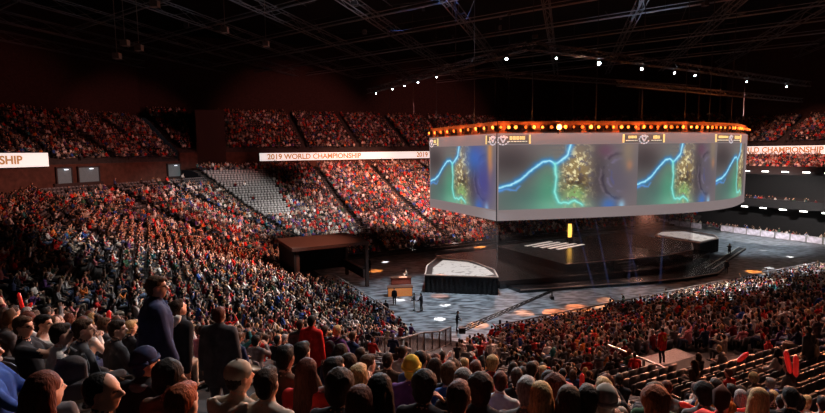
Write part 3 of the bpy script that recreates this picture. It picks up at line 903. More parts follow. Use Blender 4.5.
def ik(a, c, l1, l2, pole):
    a = Vector(a); c = Vector(c); d = c-a; L = min(d.length, (l1+l2)*.995)
    dn = d.normalized(); c = a+dn*L
    x = (l1*l1-l2*l2+L*L)/(2*L); h = math.sqrt(max(0, l1*l1-x*x))
    p = Vector(pole)-dn*Vector(pole).dot(dn); p.normalize()
    return a+dn*x+p*h, c
SKIN, TOP, PANTS, SHOE, DARK = 0, 1, 2, 3, 4
class Figure:
    """joints of a figure facing +y, hips above the origin"""
    def __init__(s, kind='sit', lean=8, twist=0, head_yaw=0, head_pitch=0, hands=((-.16, .34, .62), (.16, .34, .62)), bulk=1.0, knees=None, feet=None, poles=None, hip=None, side=0):
        sit = kind == 'sit'
        s.kind = kind; s.bulk = bulk
        s.hip = Vector(hip) if hip else (v3(0, 0, .52) if sit else v3(0, 0, .93))
        rot = Matrix.Rotation(R(side), 3, 'Y') @ Matrix.Rotation(-R(lean), 3, 'X') @ Matrix.Rotation(R(twist), 3, 'Z')
        s.rot = rot
        T = lambda x, y, z: s.hip+rot @ v3(x, y, z)
        s.belly = T(0, 0, .17); s.chest = T(0, .01, .36); s.neck = T(0, -.01, .52)
        s.sh = [T(-.175, -.01, .46), T(.175, -.01, .46)]
        hrot = Matrix.Rotation(R(twist*.5+head_yaw), 3, 'Z') @ Matrix.Rotation(R(-head_pitch), 3, 'X')
        s.hrot = hrot
        s.head = s.neck+rot @ v3(0, .02, .05)+hrot @ v3(0, .015, .112)
        s.hipj = [s.hip+v3(-.095, 0, 0), s.hip+v3(.095, 0, 0)]
        if sit:
            s.knee = [v3(*k) for k in (knees or ((-.13, .45, .53), (.13, .45, .53)))]
            s.ank = [v3(*k) for k in (feet or ((-.13, .42, .09), (.13, .46, .09)))]
        else:
            s.knee = [v3(*k) for k in (knees or ((-.10, .03, .50), (.10, .02, .50)))]
            s.ank = [v3(*k) for k in (feet or ((-.11, -.02, .08), (.11, -.04, .08)))]
        s.elb, s.wr = [], []
        for i in (0, 1):
            pole = poles[i] if poles else ((-1, 1)[i]*.6, -.5, -.8)
            e, w = ik(s.sh[i], hands[i], .29, .255, pole)
            s.elb.append(e); s.wr.append(w)
    def caps(s, jacket=False):
        b = s.bulk; C = []
        j = .014 if jacket else 0
        def c(p, r, q, r2, reg): C.append((p, r, q, r2, reg))
        T = lambda x, y, z: s.hip+s.rot @ v3(x, y, z)
        for sx in (-1, 1):
            c(T(sx*.055, -.01, .05), (.125*b+j), T(sx*.06, .0, .22), .115*b+j, TOP)
            c(T(sx*.06, 0, .2), .115*b+j, T(sx*.085, .0, .36), .118*b+j, TOP)
        c(T(-.125, -.01, .42), .075*b+j, T(.125, -.01, .42), .075*b+j, TOP)
        c(T(-.06, -.01, .485), .055+j, T(.06, -.01, .485), .055+j, TOP)
        for sx in (-1, 1): c(T(0, -.015, .505), .07+j, T(sx*.125, -.012, .468), .062*b+j, TOP)
        c(T(0, -.012, .50), .072+j, T(0, .0, .545), .064+j, TOP)
        for i in (0, 1):
            c(s.sh[i], .066*b+j, s.elb[i], .049*b+j, TOP)
            c(s.elb[i], .049*b+j, s.elb[i].lerp(s.wr[i], .93), .036*b+j, TOP)
        if jacket:
            if s.kind == 'stand':
                for sx in (-1, 1): c(T(sx*.06, -.0, .06), .138*b, T(sx*.065, -.0, -.16), .14*b, TOP)
            else:
                for sx in (-1, 1): c(T(sx*.06, -.0, .06), .138*b, T(sx*.065, .0, -.02), .14*b, TOP)
            return C
        for i in (0, 1):
            c(s.hipj[i]+s.rot @ v3(0, 0, .02), .105*b, s.hipj[i].lerp(s.knee[i], .5), .086*b, PANTS)
            c(s.hipj[i].lerp(s.knee[i], .5), .086*b, s.knee[i], .062*b, PANTS)
            c(s.knee[i], .062*b, s.knee[i].lerp(s.ank[i], .35)+v3(0, -.015, 0), .060*b, PANTS)
            c(s.knee[i].lerp(s.ank[i], .35)+v3(0, -.015, 0), .060*b, s.ank[i], .045*b, PANTS)
            hd = v3(0, 1, 0)
            c(s.ank[i]+v3(0, -.03, -.035), .042, s.ank[i]+hd*.16+v3(0, 0, -.045), .035, SHOE)
        c(s.neck-s.rot @ v3(0, 0, .03), .056, s.neck+(s.head-s.neck)*.6, .052, SKIN)
        return C
    def head_pieces(s):
        """ellipsoids and tapers of the head in head space"""
        return [('e', (0, -.012, .03), (.076, .094, .092)), ('e', (0, .012, -.03), (.063, .074, .085)), ('e', (0, .03, -.075), (.043, .05, .042)),
                ('c', (0, .075, .022), .013, (0, .104, -.018), .017), ('c', (-.03, .072, .034), .014, (.03, .072, .034), .014),
                ('c', (-.02, .078, -.052), .011, (.02, .078, -.052), .011),
                ('e', (-.076, -.005, .0), (.012, .024, .032)), ('e', (.076, -.005, .0), (.012, .024, .032))]
def tmp_eval(mb, voxel, smooth, keep=True):
    me = mb.mesh('tmp', [])
    o = bpy.data.objects.new('tmp', me); COL.objects.link(o)
    m = o.modifiers.new('r', 'REMESH'); m.mode = 'VOXEL'; m.voxel_size = voxel
    if smooth:
        m = o.modifiers.new('s', 'SMOOTH'); m.iterations = smooth; m.factor = .5
    dg = bpy.context.evaluated_depsgraph_get()
    out = bpy.data.meshes.new_from_object(o.evaluated_get(dg))
    bpy.data.objects.remove(o); bpy.data.meshes.remove(me)
    return out
def hand_mesh(mb, wrist, d, palm_n, mi, curl=.5, side=1, seg=6):
    """palm, four unequal bent fingers and a thumb from the side of the palm"""
    d = Vector(d).normalized(); n = Vector(palm_n); n = (n-d*n.dot(d)).normalized(); x = d.cross(n)*side
    def W(a, b, c): return wrist+x*a+d*b+n*c
    for (a0, a1) in ((-.026, -.03), (-.009, -.010), (.009, .010), (.026, .03)):
        vs, fs = capsule(W(a0*.7, .0, 0), .015, W(a1, .082, 0), .0125, seg, 1); mb.add(vs, fs, mi)
    for k, (a, L) in enumerate(((-.030, .062), (-.010, .075), (.010, .080), (.030, .072))):
        p = W(a, .088, 0); ang = .25+curl*.5
        for j, (seg_l, rr) in enumerate(((L*.45, .0095), (L*.32, .0088), (L*.25, .0078))):
            q = p+(d*math.cos(ang)+n*math.sin(ang))*seg_l+x*(a*.06)
            vs, fs = capsule(p, rr, q, rr*.92, seg, 1); mb.add(vs, fs, mi); p = q; ang += curl*.75
    p = W(.032, .022, .006); q = W(.062, .055, .018); r2 = W(.064, .085, .028)
    for a, b, ra, rb in ((p, q, .014, .011), (q, r2, .011, .009)):
        vs, fs = capsule(a, ra, b, rb, seg, 1); mb.add(vs, fs, mi)
def body_mesh(fig, voxel=.012, short_sleeve=False, jacket=False, hero=True, curl=.5, hand_n=None):
    mb = MB(); C = fig.caps(False)
    reg = []
    for (p, r, q, r2, g) in C:
        o = len(mb.v); vs, fs = capsule(p, r, q, r2, 12, 3); mb.add(vs, fs)
        gg = [g]*len(vs)
        reg += gg
    if short_sleeve:
        for i in (0, 1):
            for k, v in enumerate(mb.v):
                if reg[k] == TOP and (Vector(v)-fig.wr[i]).length < .30 and (Vector(v)-fig.elb[i]).length+(Vector(v)-fig.wr[i]).length < .42: reg[k] = SKIN
    H = Matrix.Translation(fig.head) @ fig.hrot.to_4x4()
    for hp in fig.head_pieces():
        o = len(mb.v)
        if hp[0] == 'e':
            t = MB(); t.ball(hp[1], hp[2], 16, 12); mb.add([H @ Vector(v) for v in t.v], t.f)
        else:
            vs, fs = capsule(hp[1], hp[2], hp[3], hp[4], 8, 2); mb.add([H @ v for v in vs], fs)
        reg += [SKIN]*(len(mb.v)-o)
    me = tmp_eval(mb, voxel, 3 if voxel < .014 else 2)
    kd = kdtree.KDTree(len(mb.v))
    for k, v in enumerate(mb.v): kd.insert(v, k)
    kd.balance()
    Hi = H.inverted()
    out = MB(); out.v = [tuple(v.co) for v in me.vertices]
    for p in me.polygons:
        c = p.center; _, k, _ = kd.find(c); g = reg[k]
        if g == SKIN and hero:
            h = Hi @ c
            if h.y > .05 and abs(abs(h.x)-.032) < .013 and abs(h.z-.012) < .009: g = DARK
        out.f.append(tuple(p.vertices)); out.m.append(g)
    bpy.data.meshes.remove(me)
    for i in (0, 1):
        d = (fig.wr[i]-fig.elb[i]).normalized()
        n = Vector(hand_n[i]) if hand_n else Vector((0, 0, -1)) if abs(d.z) < .8 else Vector(((1, -1)[i], .2, 0))
        hand_mesh(out, fig.wr[i]-d*.01, d, n, SKIN, curl, (1, -1)[i], 6 if hero else 4)
    return out
# ---- hair and headgear, in head space
def lumpy(mb, amp, seed, sc=40):
    r = random.Random(seed)
    vs = []
    for v in mb.v:
        n = math.sin(v[0]*sc+seed)*math.sin(v[1]*sc*1.1+seed*2)*math.sin(v[2]*sc*.9+seed*3)
        k = 1+amp*n+r.uniform(-amp, amp)*.35
        vs.append((v[0]*k, v[1]*k, v[2]*k))
    mb.v = vs
def cap_shell(c, r, cut, seg=16, rings=12):
    t = MB(); t.ball(c, r, seg, rings); return t
def hair_mesh(style, seed=1):
    mb = MB()
    if style == 'short':
        mb.ball((0, -.024, .040), (.084, .097, .094), 16, 12); mb.ball((0, .035, .085), (.06, .055, .036), 12, 8); mb.ball((0, -.06, -.02), (.066, .05, .07), 12, 8)
    elif style == 'crop':
        mb.ball((0, -.026, .036), (.081, .092, .090), 16, 12); mb.ball((0, -.058, -.012), (.064, .048, .06), 12, 8)
    elif style == 'curly':
        mb.ball((0, -.022, .05), (.108, .112, .108), 18, 14); mb.ball((0, -.07, -.02), (.09, .06, .09), 12, 8)
    elif style == 'long':
        mb.ball((0, -.024, .040), (.088, .100, .098), 16, 12)
        for (a, b, ra, rb) in (((0, -.07, .0), (0, -.115, -.30), .082, .075), ((-.06, -.03, .0), (-.085, -.05, -.26), .045, .04), ((.06, -.03, .0), (.085, -.05, -.26), .045, .04), ((-.03, -.085, -.1), (-.05, -.12, -.36), .06, .04), ((.03, -.085, -.1), (.06, -.12, -.34), .06, .04)):
            vs, fs = capsule(a, ra, b, rb, 12, 3); mb.add(vs, fs)
    elif style == 'bob':
        mb.ball((0, -.024, .040), (.090, .102, .098), 16, 12)
        for (a, b, ra, rb) in (((0, -.06, .0), (0, -.075, -.12), .085, .07), ((-.062, -.02, .0), (-.075, -.02, -.12), .04, .034), ((.062, -.02, .0), (.075, -.02, -.12), .04, .034)):
            vs, fs = capsule(a, ra, b, rb, 12, 3); mb.add(vs, fs)
    elif style == 'bun':
        mb.ball((0, -.024, .040), (.085, .098, .095), 16, 12); mb.ball((0, -.07, .14), (.045, .045, .042), 10, 8); mb.ball((0, -.06, -.02), (.066, .05, .07), 12, 8)
    elif style == 'balding':
        mb.ball((0, -.05, .0), (.0815, .072, .06), 16, 12); mb.ball((0, -.03, .02), (.079, .08, .06), 14, 10)
    if style in ('beanie',):
        mb.ball((0, -.02, .055), (.087, .103, .098), 16, 12)
        pts = [((.086)*math.cos(a)*1.03, -.018+.101*math.sin(a)*1.03, .035+.012*math.sin(a)) for a in [2*math.pi*k/20 for k in range(21)]]
        mb.tube(pts, .017, 8)
        mb.ball((0, -.06, -.03), (.062, .045, .06), 12, 8)
        lumpy(mb, .01, seed); return mb
    lumpy(mb, .05 if style == 'curly' else .022, seed, 60 if style == 'curly' else 45)
    if style not in ('crop', 'balding'):
        me = tmp_eval(mb, .011, 1); out = MB(); out.v = [tuple(v.co) for v in me.vertices]; out.f = [tuple(p.vertices) for p in me.polygons]; out.m = [0]*len(out.f)
        bpy.data.meshes.remove(me); lumpy(out, .018, seed+2, 120); return out
    return mb
def cap_hat(back=False):
    mb = MB(); mb.ball((0, -.016, .045), (.088, .105, .092), 18, 12)
    s = -1 if back else 1
    n = 12; vs = []
    for k in range(n+1):
        a = math.pi*k/n
        vs.append((.075*math.cos(a), s*(.075+.085*math.sin(a))-.0, .052-.018*math.sin(a)))
    vs2 = [(x, y, z-.010) for x, y, z in vs]
    o = len(mb.v); mb.add(vs+vs2, [tuple(range(n+1)), tuple(range(2*n+1, n, -1))]+[(k, k+1, n+2+k, n+1+k) for k in range(n)])
    mb.ball((0, -.016, .14), .010, 8, 6)
    return mb
def glasses_mesh():
    mb = MB()
    for sx in (-1, 1):
        pts = [(sx*.034+.022*math.cos(a), .095-.012*abs(math.cos(a)), .014+.018*math.sin(a)) for a in [2*math.pi*k/12 for k in range(13)]]
        mb.tube(pts, .003, 5)
        mb.tube([(sx*.056, .085, .018), (sx*.080, .0, .015), (sx*.078, -.02, .0)], .003, 5)
    mb.tube([(-.013, .097, .016), (.013, .097, .016)], .003, 5)
    return mb

CLOTH = {'black': (.018, .018, .021), 'charcoal': (.055, .055, .06), 'navy': (.025, .035, .085), 'grey': (.14, .14, .145), 'white': (.62, .60, .58), 'red': (.50, .022, .018),
         'maroon': (.13, .012, .016), 'brown': (.085, .045, .028), 'tan': (.32, .27, .21), 'blue': (.03, .08, .30), 'green': (.03, .08, .045), 'orange': (.55, .16, .03), 'yellow': (.60, .40, .05),
         'purple': (.10, .04, .16), 'pink': (.55, .2, .22), 'denim': (.10, .15, .25), 'khaki': (.38, .33, .27), 'plaid': (.3, .05, .05), 'beige': (.42, .37, .31), 'teal': (.03, .16, .17)}
SKINS = [(.52, .30, .21), (.45, .25, .17), (.58, .36, .27), (.30, .16, .10), (.14, .07, .045)]
HAIR = {'black': (.010, .009, .008), 'dark brown': (.030, .017, .011), 'brown': (.075, .040, .022), 'auburn': (.085, .022, .012), 'blond': (.42, .27, .12), 'grey': (.26, .25, .24), 'red': (.25, .06, .02), 'yellow': (.70, .5, .08), 'blue': (.02, .05, .2)}
def cloth(c): return mat('cloth_'+c, CLOTH[c], .92, var=.3, scale=9, spec=.15)
def skin(i): return mat('skin_%d' % i, SKINS[i], .55, var=.08, scale=20, spec=.35)
def hairm(c):
    n = 'hair_'+c.replace(' ', '_')
    if n in MATS: return MATS[n]
    m = mat(n, HAIR[c], .7, var=.5, scale=60, spec=.15); nt = m.node_tree     # strands: noise drawn out along the head, as colour and bump
    tc = nt.nodes['Texture Coordinate']; mp = nt.nodes.new('ShaderNodeMapping'); mp.inputs['Scale'].default_value = (1.6, 1.6, .22)
    nz = nt.nodes['Noise Texture']; nt.links.new(tc.outputs['Object'], mp.inputs['Vector']); nt.links.new(mp.outputs['Vector'], nz.inputs['Vector'])
    bp = nt.nodes.new('ShaderNodeBump'); bp.inputs['Strength'].default_value = .55; bp.inputs['Distance'].default_value = .02
    nt.links.new(nz.outputs['Fac'], bp.inputs['Height']); nt.links.new(bp.outputs['Normal'], nt.nodes['Principled BSDF'].inputs['Normal'])
    return m
M_SHOE = mat('shoe_dark', (.03, .03, .03), .6); M_EYE = mat('eye_dark', (.015, .012, .01), .3)
HAIRM = {}
def hair_data(style):
    if style not in HAIRM:
        HAIRM[style] = hair_mesh(style, len(HAIRM)+3).mesh('hair', [hairm('brown')], True)
    return HAIRM[style]
def put_hair(fig, style, color, parent):
    H = Matrix.Translation(fig.head) @ fig.hrot.to_4x4()
    if style == 'bald': return None
    if style in ('cap', 'capback'):
        me = HAIRM.setdefault(style, cap_hat(style == 'capback').mesh('baseball_cap', [cloth('tan')], True)); o = put('baseball_cap', me, parent)
        o.material_slots[0].link = 'OBJECT'; o.material_slots[0].material = cloth(color)
        h2 = put('hair', hair_data('crop'), parent); h2.matrix_local = H @ Matrix.Translation((0, 0, -.012))
        h2.material_slots[0].link = 'OBJECT'; h2.material_slots[0].material = hairm('dark brown')
    else:
        o = put('beanie' if style == 'beanie' else 'hair', hair_data(style), parent)
        o.material_slots[0].link = 'OBJECT'; o.material_slots[0].material = cloth(color) if style == 'beanie' else hairm(color)
    o.matrix_local = H
    return o
# ================================================================== seats and spectators
AISLES = {0: [-34+12*k-.0 for k in range(1, 6)], 7: [-15, -5, 5, 15], 6: [-20, -7, 7, 20], 5: [-14, -5, 5, 14], 4: [26, 14, 2, -10, -22], 3: [-14, -5, 5, 14], 1: [-5, 5], 2: [-7, 7]}
def sections(i, d):
    a, b = edge_pts(i, d)
    mx, my = (V[i][0]+V[(i+1) % NF][0])/2, (V[i][1]+V[(i+1) % NF][1])/2
    ta = (a[0]-mx)*EDGE[i][0]+(a[1]-my)*EDGE[i][1]; tb = (b[0]-mx)*EDGE[i][0]+(b[1]-my)*EDGE[i][1]
    cuts = [ta]+[t for t in AISLES[i] if ta+1.5 < t < tb-1.5]+[tb]
    cuts = sorted(cuts)
    return [(cuts[k]+.6, cuts[k+1]-.6) for k in range(len(cuts)-1)]
def fpos(i, t, d):
    mx, my = (V[i][0]+V[(i+1) % NF][0])/2, (V[i][1]+V[(i+1) % NF][1])/2
    return (mx+EDGE[i][0]*t+NORM[i][0]*d, my+EDGE[i][1]*t+NORM[i][1]*d)
slots = []      # (x, y, z, heading, face, tier, row, section-centre t, index, u, n)
for i in (0, 7, 6, 5, 4, 3):
    for k in range(ROWS.get(i, NROW)):
        d = (k+.42)*DR
        for (t0, t1) in sections(i, d):
            m = int((t1-t0)/.53)
            if m < 1: continue
            for j in range(m):
                t = (t0+t1)/2+(j-(m-1)/2)*.53
                u, n = fpos(i, t, d); p = P(u, n, zrow(k))
                slots.append((p.x, p.y, p.z, facing(i), i, 0, k, round((t0+t1)/2/2.5), j, u, n))
for i in (2, 3, 4, 5, 6):
    d0, nr = upper_range(i)
    for k in range(nr):
        d = d0+(k+.42)*.8
        for (t0, t1) in sections(i, d):
            m = int((t1-t0)/.55)
            for j in range(m):
                t = (t0+t1)/2+(j-(m-1)/2)*.55
                u, n = fpos(i, t, d); p = P(u, n, (15.9 if i == 2 else upper_z(i))+k*.46)
                if i == 4 and 8.0 < u < 14.6: continue
                slots.append((p.x, p.y, p.z, facing(i), i, 1, k, round((t0+t1)/2/2.5), j, u, n))
for k in range(10):                                   # shallow tier and box decks of the east end
    for j in range(110):
        u, n = 95.5+k*.9, 22+j*.55
        p = P(u, n, 11.1+k*.2); slots.append((p.x, p.y, p.z, facing(2), 2, 2, k, 0, j, u, n))
for j in range(90):
    for k in range(2):
        u, n = 95.2+k*1.1, 27+j*.56; p = P(u, n, 5.35); slots.append((p.x, p.y, p.z, facing(2), 2, 3, k, 0, j, u, n))
for j in range(80):
    for k in range(2):
        u, n = 93.2+k*1.1, 38+j*.5; p = P(u, n, 0.0); slots.append((p.x, p.y, p.z, facing(2), 2, 4, k, 0, j, u, n))
S = np.array(slots)
# keep what the photograph could see
q = np.c_[S[:, :2], S[:, 2]+1.0, np.ones(len(S))] @ np.array(CAM_INV).T
PXX = 412.5+F_PX*q[:, 0]/np.maximum(-q[:, 2], .1); PYY = 206.5-F_PX*q[:, 1]/np.maximum(-q[:, 2], .1); DEP = -q[:, 2]
keep = (DEP > 2.2) & (PXX > -45-600/np.maximum(DEP, 1)) & (PXX < 870+600/np.maximum(DEP, 1)) & (PYY < 470+900/np.maximum(DEP, 1))
S, PXX, PYY, DEP = S[keep], PXX[keep], PYY[keep], DEP[keep]
U_, N_, FACE, TIER, ROW = S[:, 9], S[:, 10], S[:, 4].astype(int), S[:, 5].astype(int), S[:, 6].astype(int)
DD = np.where(TIER == 0, (ROW+.42)*DR, 0)
prob = np.full(len(S), .95)
prob[(TIER == 1)] = .86
prob[(TIER == 0) & (FACE == 6)] = .86
prob[(TIER == 0) & (FACE == 6) & (DD > 16)] = .80
prob[(FACE == 0) & (TIER == 0)] = .90
prob[(FACE == 0) & (TIER == 0) & (DD > 13) & (U_ < 40)] = .72
prob[TIER == 3] = .45; prob[TIER == 4] = .62; prob[TIER == 2] = .9
empty_block = (FACE == 4) & (TIER == 0) & (U_ < 20.6) & (DD > 15) & (DD < 33.5)
prob[empty_block] = 0.03
empt2 = (FACE == 0) & (TIER == 0) & (DD > 17.5) & (DD < 27) & (U_ < 21.5)
prob[empt2] = 0.06
prob[(FACE == 0) & (TIER == 0) & (DD > 8.5) & (DD < 17.5) & (U_ < 45)] = .66
prob[(TIER == 0) & (PXX > 548) & (PXX < 692) & (PYY > 352) & (PYY < 402) & (DEP < 16)] = .10
for (fx, fy, rx, ry) in ((55, 215, 14, 7), (100, 232, 16, 5), (112, 248, 22, 6), (75, 268, 18, 8), (100, 262, 18, 6), (140, 205, 8, 4)):
    prob[(((PXX-fx)/rx)**2+((PYY-fy)/ry)**2 < 1) & (TIER == 0)] *= .12
prob[(FACE == 5) & (TIER == 0) & (ROW > 32)] = 0.15
occ = rng.random(len(S)) < prob
blocked = np.zeros(len(S), bool)          # no seat at all
blocked |= (FACE == 6) & (TIER == 0) & (N_ > 52.3) & (N_ < 61.5) & (DD < 5.8)
blocked |= (U_ > vu0-.6) & (U_ < vu1+.6) & (N_ > vn0-.9) & (N_ < vn1+.5) & (TIER == 0)
blocked |= (FACE == 7) & (TIER == 0) & (DEP < 3.0)
T7 = (U_-20)*EDGE[7][0]+(N_-34)*EDGE[7][1]
blocked |= (FACE == 7) & (TIER == 0) & (T7 > 3.3) & (T7 < 6.6) & (DD < 35.0) & (DD > 11)       # the wide stair of the corner block
blocked |= (FACE == 7) & (TIER == 0) & (T7 > -2.2) & (T7 <= 3.3) & (DD < 16.5)
occ &= ~((FACE == 7) & (TIER == 0) & (T7 > -1.2) & (T7 <= 3.3) & (DD < 23) & (rng.random(len(S)) < .85))
occ &= ~((FACE == 7) & (TIER == 0) & (T7 >= 6.6) & (T7 < 9.0) & (DD > 12) & (DD < 30) & (rng.random(len(S)) < .75))

# ---------------------------------------------------------------- figures shown large, each posed by hand
HEROES = []        # (x, y) footprints that take a seat away from the rows
NAVY = CLOTH['navy']
def place(px, py, H, dep=None, z0=None):
    """ground point of a figure whose head centre shows at (px, py) and stands H above its own step"""
    if dep is not None:
        p = at(px, py, dep); z, d, i = terr(p.x, p.y); return Vector((p.x, p.y, z if z0 is None else z0)), i
    d = ray(px, py); t = 2.3
    while t < 70:
        x, y = d.x*t, t; z = CAM_Z+d.z*t
        tz, dd, i = terr(x, y)
        if z <= tz+H: return Vector((x, y, tz)), i
        t += .02
    return Vector((x, y, tz)), i
def aisle_step(px, py, dep, z):
    p = at(px, py, dep); mb = MB(); mb.box((0, 0, -.25), (.9, .7, .5))
    o = mb.build('aisle_step', M_TER, None, False, (p.x, p.y, z)); o.rotation_euler = (0, 0, facing(7)); struct(o)
def person(px, py, label, fig, top='black', pants='charcoal', sk=0, hair=('short', 'dark brown'), jacket=None, yaw=0, sleeve=False, dep=None, curl=.5, extra=(), hand_n=None, voxel=.013, z0=None, size=1.0):
    H = fig.head.z*size
    p, i = place(px, py, H, dep, z0)
    rz = facing(i)+R(yaw)
    me = body_mesh(fig, voxel, sleeve, False, True, curl, hand_n).mesh('person_body', [skin(sk), cloth(top), cloth(pants), M_SHOE, M_EYE], True)
    o = put('person', me, None, p-Matrix.Rotation(rz, 3, 'Z') @ Vector((fig.head.x, fig.head.y, 0)))
    o.rotation_euler = (0, 0, rz); o.scale = (size, size, size); tag(o, label, 'person')
    if hair: put_hair(fig, hair[0], hair[1], o)
    if jacket:
        mb = MB()
        for (a, ra, b, rb, g) in fig.caps(True): vs, fs = capsule(a, ra, b, rb, 12, 3); mb.add(vs, fs)
        jm = tmp_eval(mb, .016, 2)
        t = MB(); t.v = [tuple(v.co) for v in jm.vertices]; t.f = [tuple(f.vertices) for f in jm.polygons]; t.m = [0]*len(t.f); bpy.data.meshes.remove(jm)
        # turned-up collar
        ring = [fig.neck+fig.rot @ v3(.072*math.cos(a), .01+.068*math.sin(a), -.015+.02*abs(math.sin(a*.5))) for a in [2*math.pi*k/14 for k in range(15)]]
        t.tube(ring, .022, 8)
        put('jacket', t.mesh('jacket', [cloth(jacket)], True), o)
    for e in extra: e(o, fig)
    HEROES.append((o.location.x, o.location.y))
    return o
def with_glasses(o, fig):
    g = put('glasses', glasses_mesh().mesh('glasses', [M_HEAD]), o); g.matrix_local = Matrix.Translation(fig.head) @ fig.hrot.to_4x4()
def with_hood(col):
    def f(o, fig):
        mb = MB(); c = fig.neck+fig.rot @ v3(0, -.085, -.02)
        pts = [c+fig.rot @ v3(.14*math.cos(a), -.02+.03*math.sin(a)-.05*math.sin(a), .05-.10*abs(math.sin(a))) for a in [math.pi*k/12 for k in range(13)]]
        mb.tube(pts, [.03+.035*math.sin(math.pi*k/12) for k in range(13)], 10)
        mb.ball(c+v3(0, -.02, -.06), (.10, .055, .10), 12, 8)
        h = put('hood', mb.mesh('hood', [cloth(col)], True), o)
        if col == 'white': h.scale = (1.12, 1.12, 1.04)
    return f
def with_backpack(col):
    def f(o, fig):
        mb = MB(); c = fig.chest+fig.rot @ v3(0, -.24, -.06)
        mb.ball(c, (.17, .11, .25), 14, 10); mb.ball(c+v3(0, -.08, -.07), (.12, .06, .12), 12, 8)
        me = tmp_eval(mb, .02, 2); t = MB(); t.v = [tuple(v.co) for v in me.vertices]; t.f = [tuple(p.vertices) for p in me.polygons]; t.m = [0]*len(t.f)
        for sx in (-1, 1):
            t.tube([c+v3(sx*.10, .05, .22), fig.chest+v3(sx*.12, -.02, .20), fig.chest+v3(sx*.125, .135, .08), fig.chest+v3(sx*.13, .10, -.16), c+v3(sx*.13, .06, -.18)], .018, 6)
        b = put('backpack', t.mesh('backpack', [cloth(col)], True), None); b.matrix_world = Matrix.Translation(o.location) @ Matrix.Rotation(o.rotation_euler.z, 4, 'Z')
        tag(b, 'black backpack worn on the back of the standing person in the purple top', 'backpack')
    return f
def with_scarf(col):
    def f(o, fig):
        mb = MB()
        ring = [fig.neck+fig.rot @ v3(.085*math.cos(a), .01+.08*math.sin(a), .0) for a in [2*math.pi*k/14 for k in range(15)]]
        mb.tube(ring, .035, 8); put('scarf', mb.mesh('scarf', [cloth(col)], True), o)
    return f
def with_vest(col):
    def f(o, fig):
        mb = MB()
        for sx in (-1, 1):
            mb.bar(fig.chest+fig.rot @ v3(sx*.15, -.145, .13), fig.chest+fig.rot @ v3(sx*.01, -.155, -.16), .05, .02, up=(0, 1, 0))
        put('chevron', mb.mesh('chevron', [cloth(col)]), o)
    return f
SIT = lambda **k: Figure('sit', **k)
STD = lambda **k: Figure('stand', **k)
lap = ((-.15, .32, .60), (.15, .33, .60)); clap = ((-.05, .36, .92), (.06, .35, .93)); folded = ((.10, .20, .78), (-.10, .22, .74))
side = ((-.26, .02, .84), (.26, .03, .84)); rail = ((-.22, .30, 1.0), (.22, .32, 1.0))
# -- the row right under the camera
person(47, 392, 'person with long reddish-dark hair and red top, largest figure at the bottom corner', SIT(lean=12, hands=lap), 'red', 'black', 0, ('long', 'auburn'), yaw=-8)
person(104, 394, 'man with cropped dark hair turning his orange-lit face toward the stage, at the bottom corner', SIT(lean=5, head_yaw=-52, hands=lap), 'black', 'charcoal', 1, ('crop', 'black'), yaw=-8)
person(147, 364, 'man in dark blue beanie and grey-collared black jacket behind the man with cropped hair', SIT(lean=4, head_yaw=-25, hands=lap), 'charcoal', 'charcoal', 0, ('beanie', 'navy'), jacket='black', extra=(with_scarf('grey'),))
person(171, 379, 'person with thick curly black hair looking along the row, beside the blue beanie', SIT(lean=6, head_yaw=-60, hands=lap), 'brown', 'charcoal', 3, ('curly', 'black'))
person(184, 405, 'person with short reddish hair cut off by the bottom of the picture', SIT(lean=10, hands=lap), 'black', 'charcoal', 0, ('short', 'red'))
person(240, 377, 'man in tan baseball cap and tan sweater seen from behind', SIT(lean=6, head_yaw=-30, hands=clap), 'tan', 'charcoal', 0, ('cap', 'tan'), extra=(with_hood('tan'),))
person(268, 384, 'person in light beige shirt beside the tan baseball cap', SIT(lean=12, hands=lap, head_pitch=-8), 'beige', 'charcoal', 1, ('short', 'dark brown'))
person(286, 358, 'dark-haired man in brown sweatshirt in front of the long-haired woman in red', SIT(lean=4, hands=folded), 'brown', 'charcoal', 1, ('short', 'black'))
person(308, 372, 'woman with long auburn hair and bright red top seen from behind', SIT(lean=3, hands=lap), 'red', 'charcoal', 0, ('long', 'auburn'))
person(341, 389, 'dark-haired person in black top right beside the woman in red', SIT(lean=8, hands=lap), 'black', 'charcoal', 1, ('curly', 'dark brown'))
person(361, 404, 'person with shaggy auburn hair low in the bottom row', SIT(lean=14, hands=lap), 'maroon', 'charcoal', 0, ('bob', 'auburn'))
person(381, 391, 'person with straight long black hair and black top', SIT(lean=5, hands=lap), 'black', 'black', 0, ('long', 'black'))
person(425, 388, 'person with large dark bush of hair and black top, hand near the cheek', SIT(lean=6, hands=((-.15, .33, .6), (.12, .20, 1.05))), 'black', 'charcoal', 1, ('curly', 'black'))
person(459, 399, 'person in dark red plaid shirt in the bottom row', SIT(lean=16, hands=lap), 'plaid', 'charcoal', 0, ('short', 'auburn'))
person(481, 391, 'person with thick dark hair and black jacket', SIT(lean=6, hands=lap), 'black', 'charcoal', 1, ('curly', 'dark brown'), jacket='black')
person(527, 393, 'grey-haired person in grey sweater in the bottom row', SIT(lean=8, hands=lap), 'grey', 'charcoal', 0, ('short', 'grey'))
person(541, 398, 'blond person beside the grey-haired spectator', SIT(lean=10, hands=lap), 'tan', 'charcoal', 0, ('bob', 'blond'))
person(412, 369, 'person in bright yellow knit cap and purple jacket', SIT(lean=5, hands=lap), 'purple', 'charcoal', 0, ('beanie', 'yellow'))
person(449, 374, 'person with brown hair and blue sweater next to the railing side', SIT(lean=5, hands=lap), 'blue', 'charcoal', 0, ('short', 'brown'))
person(464, 382, 'person with cropped grey hair and dark jacket in the second row', SIT(lean=5, hands=lap), 'charcoal', 'charcoal', 0, ('crop', 'grey'))
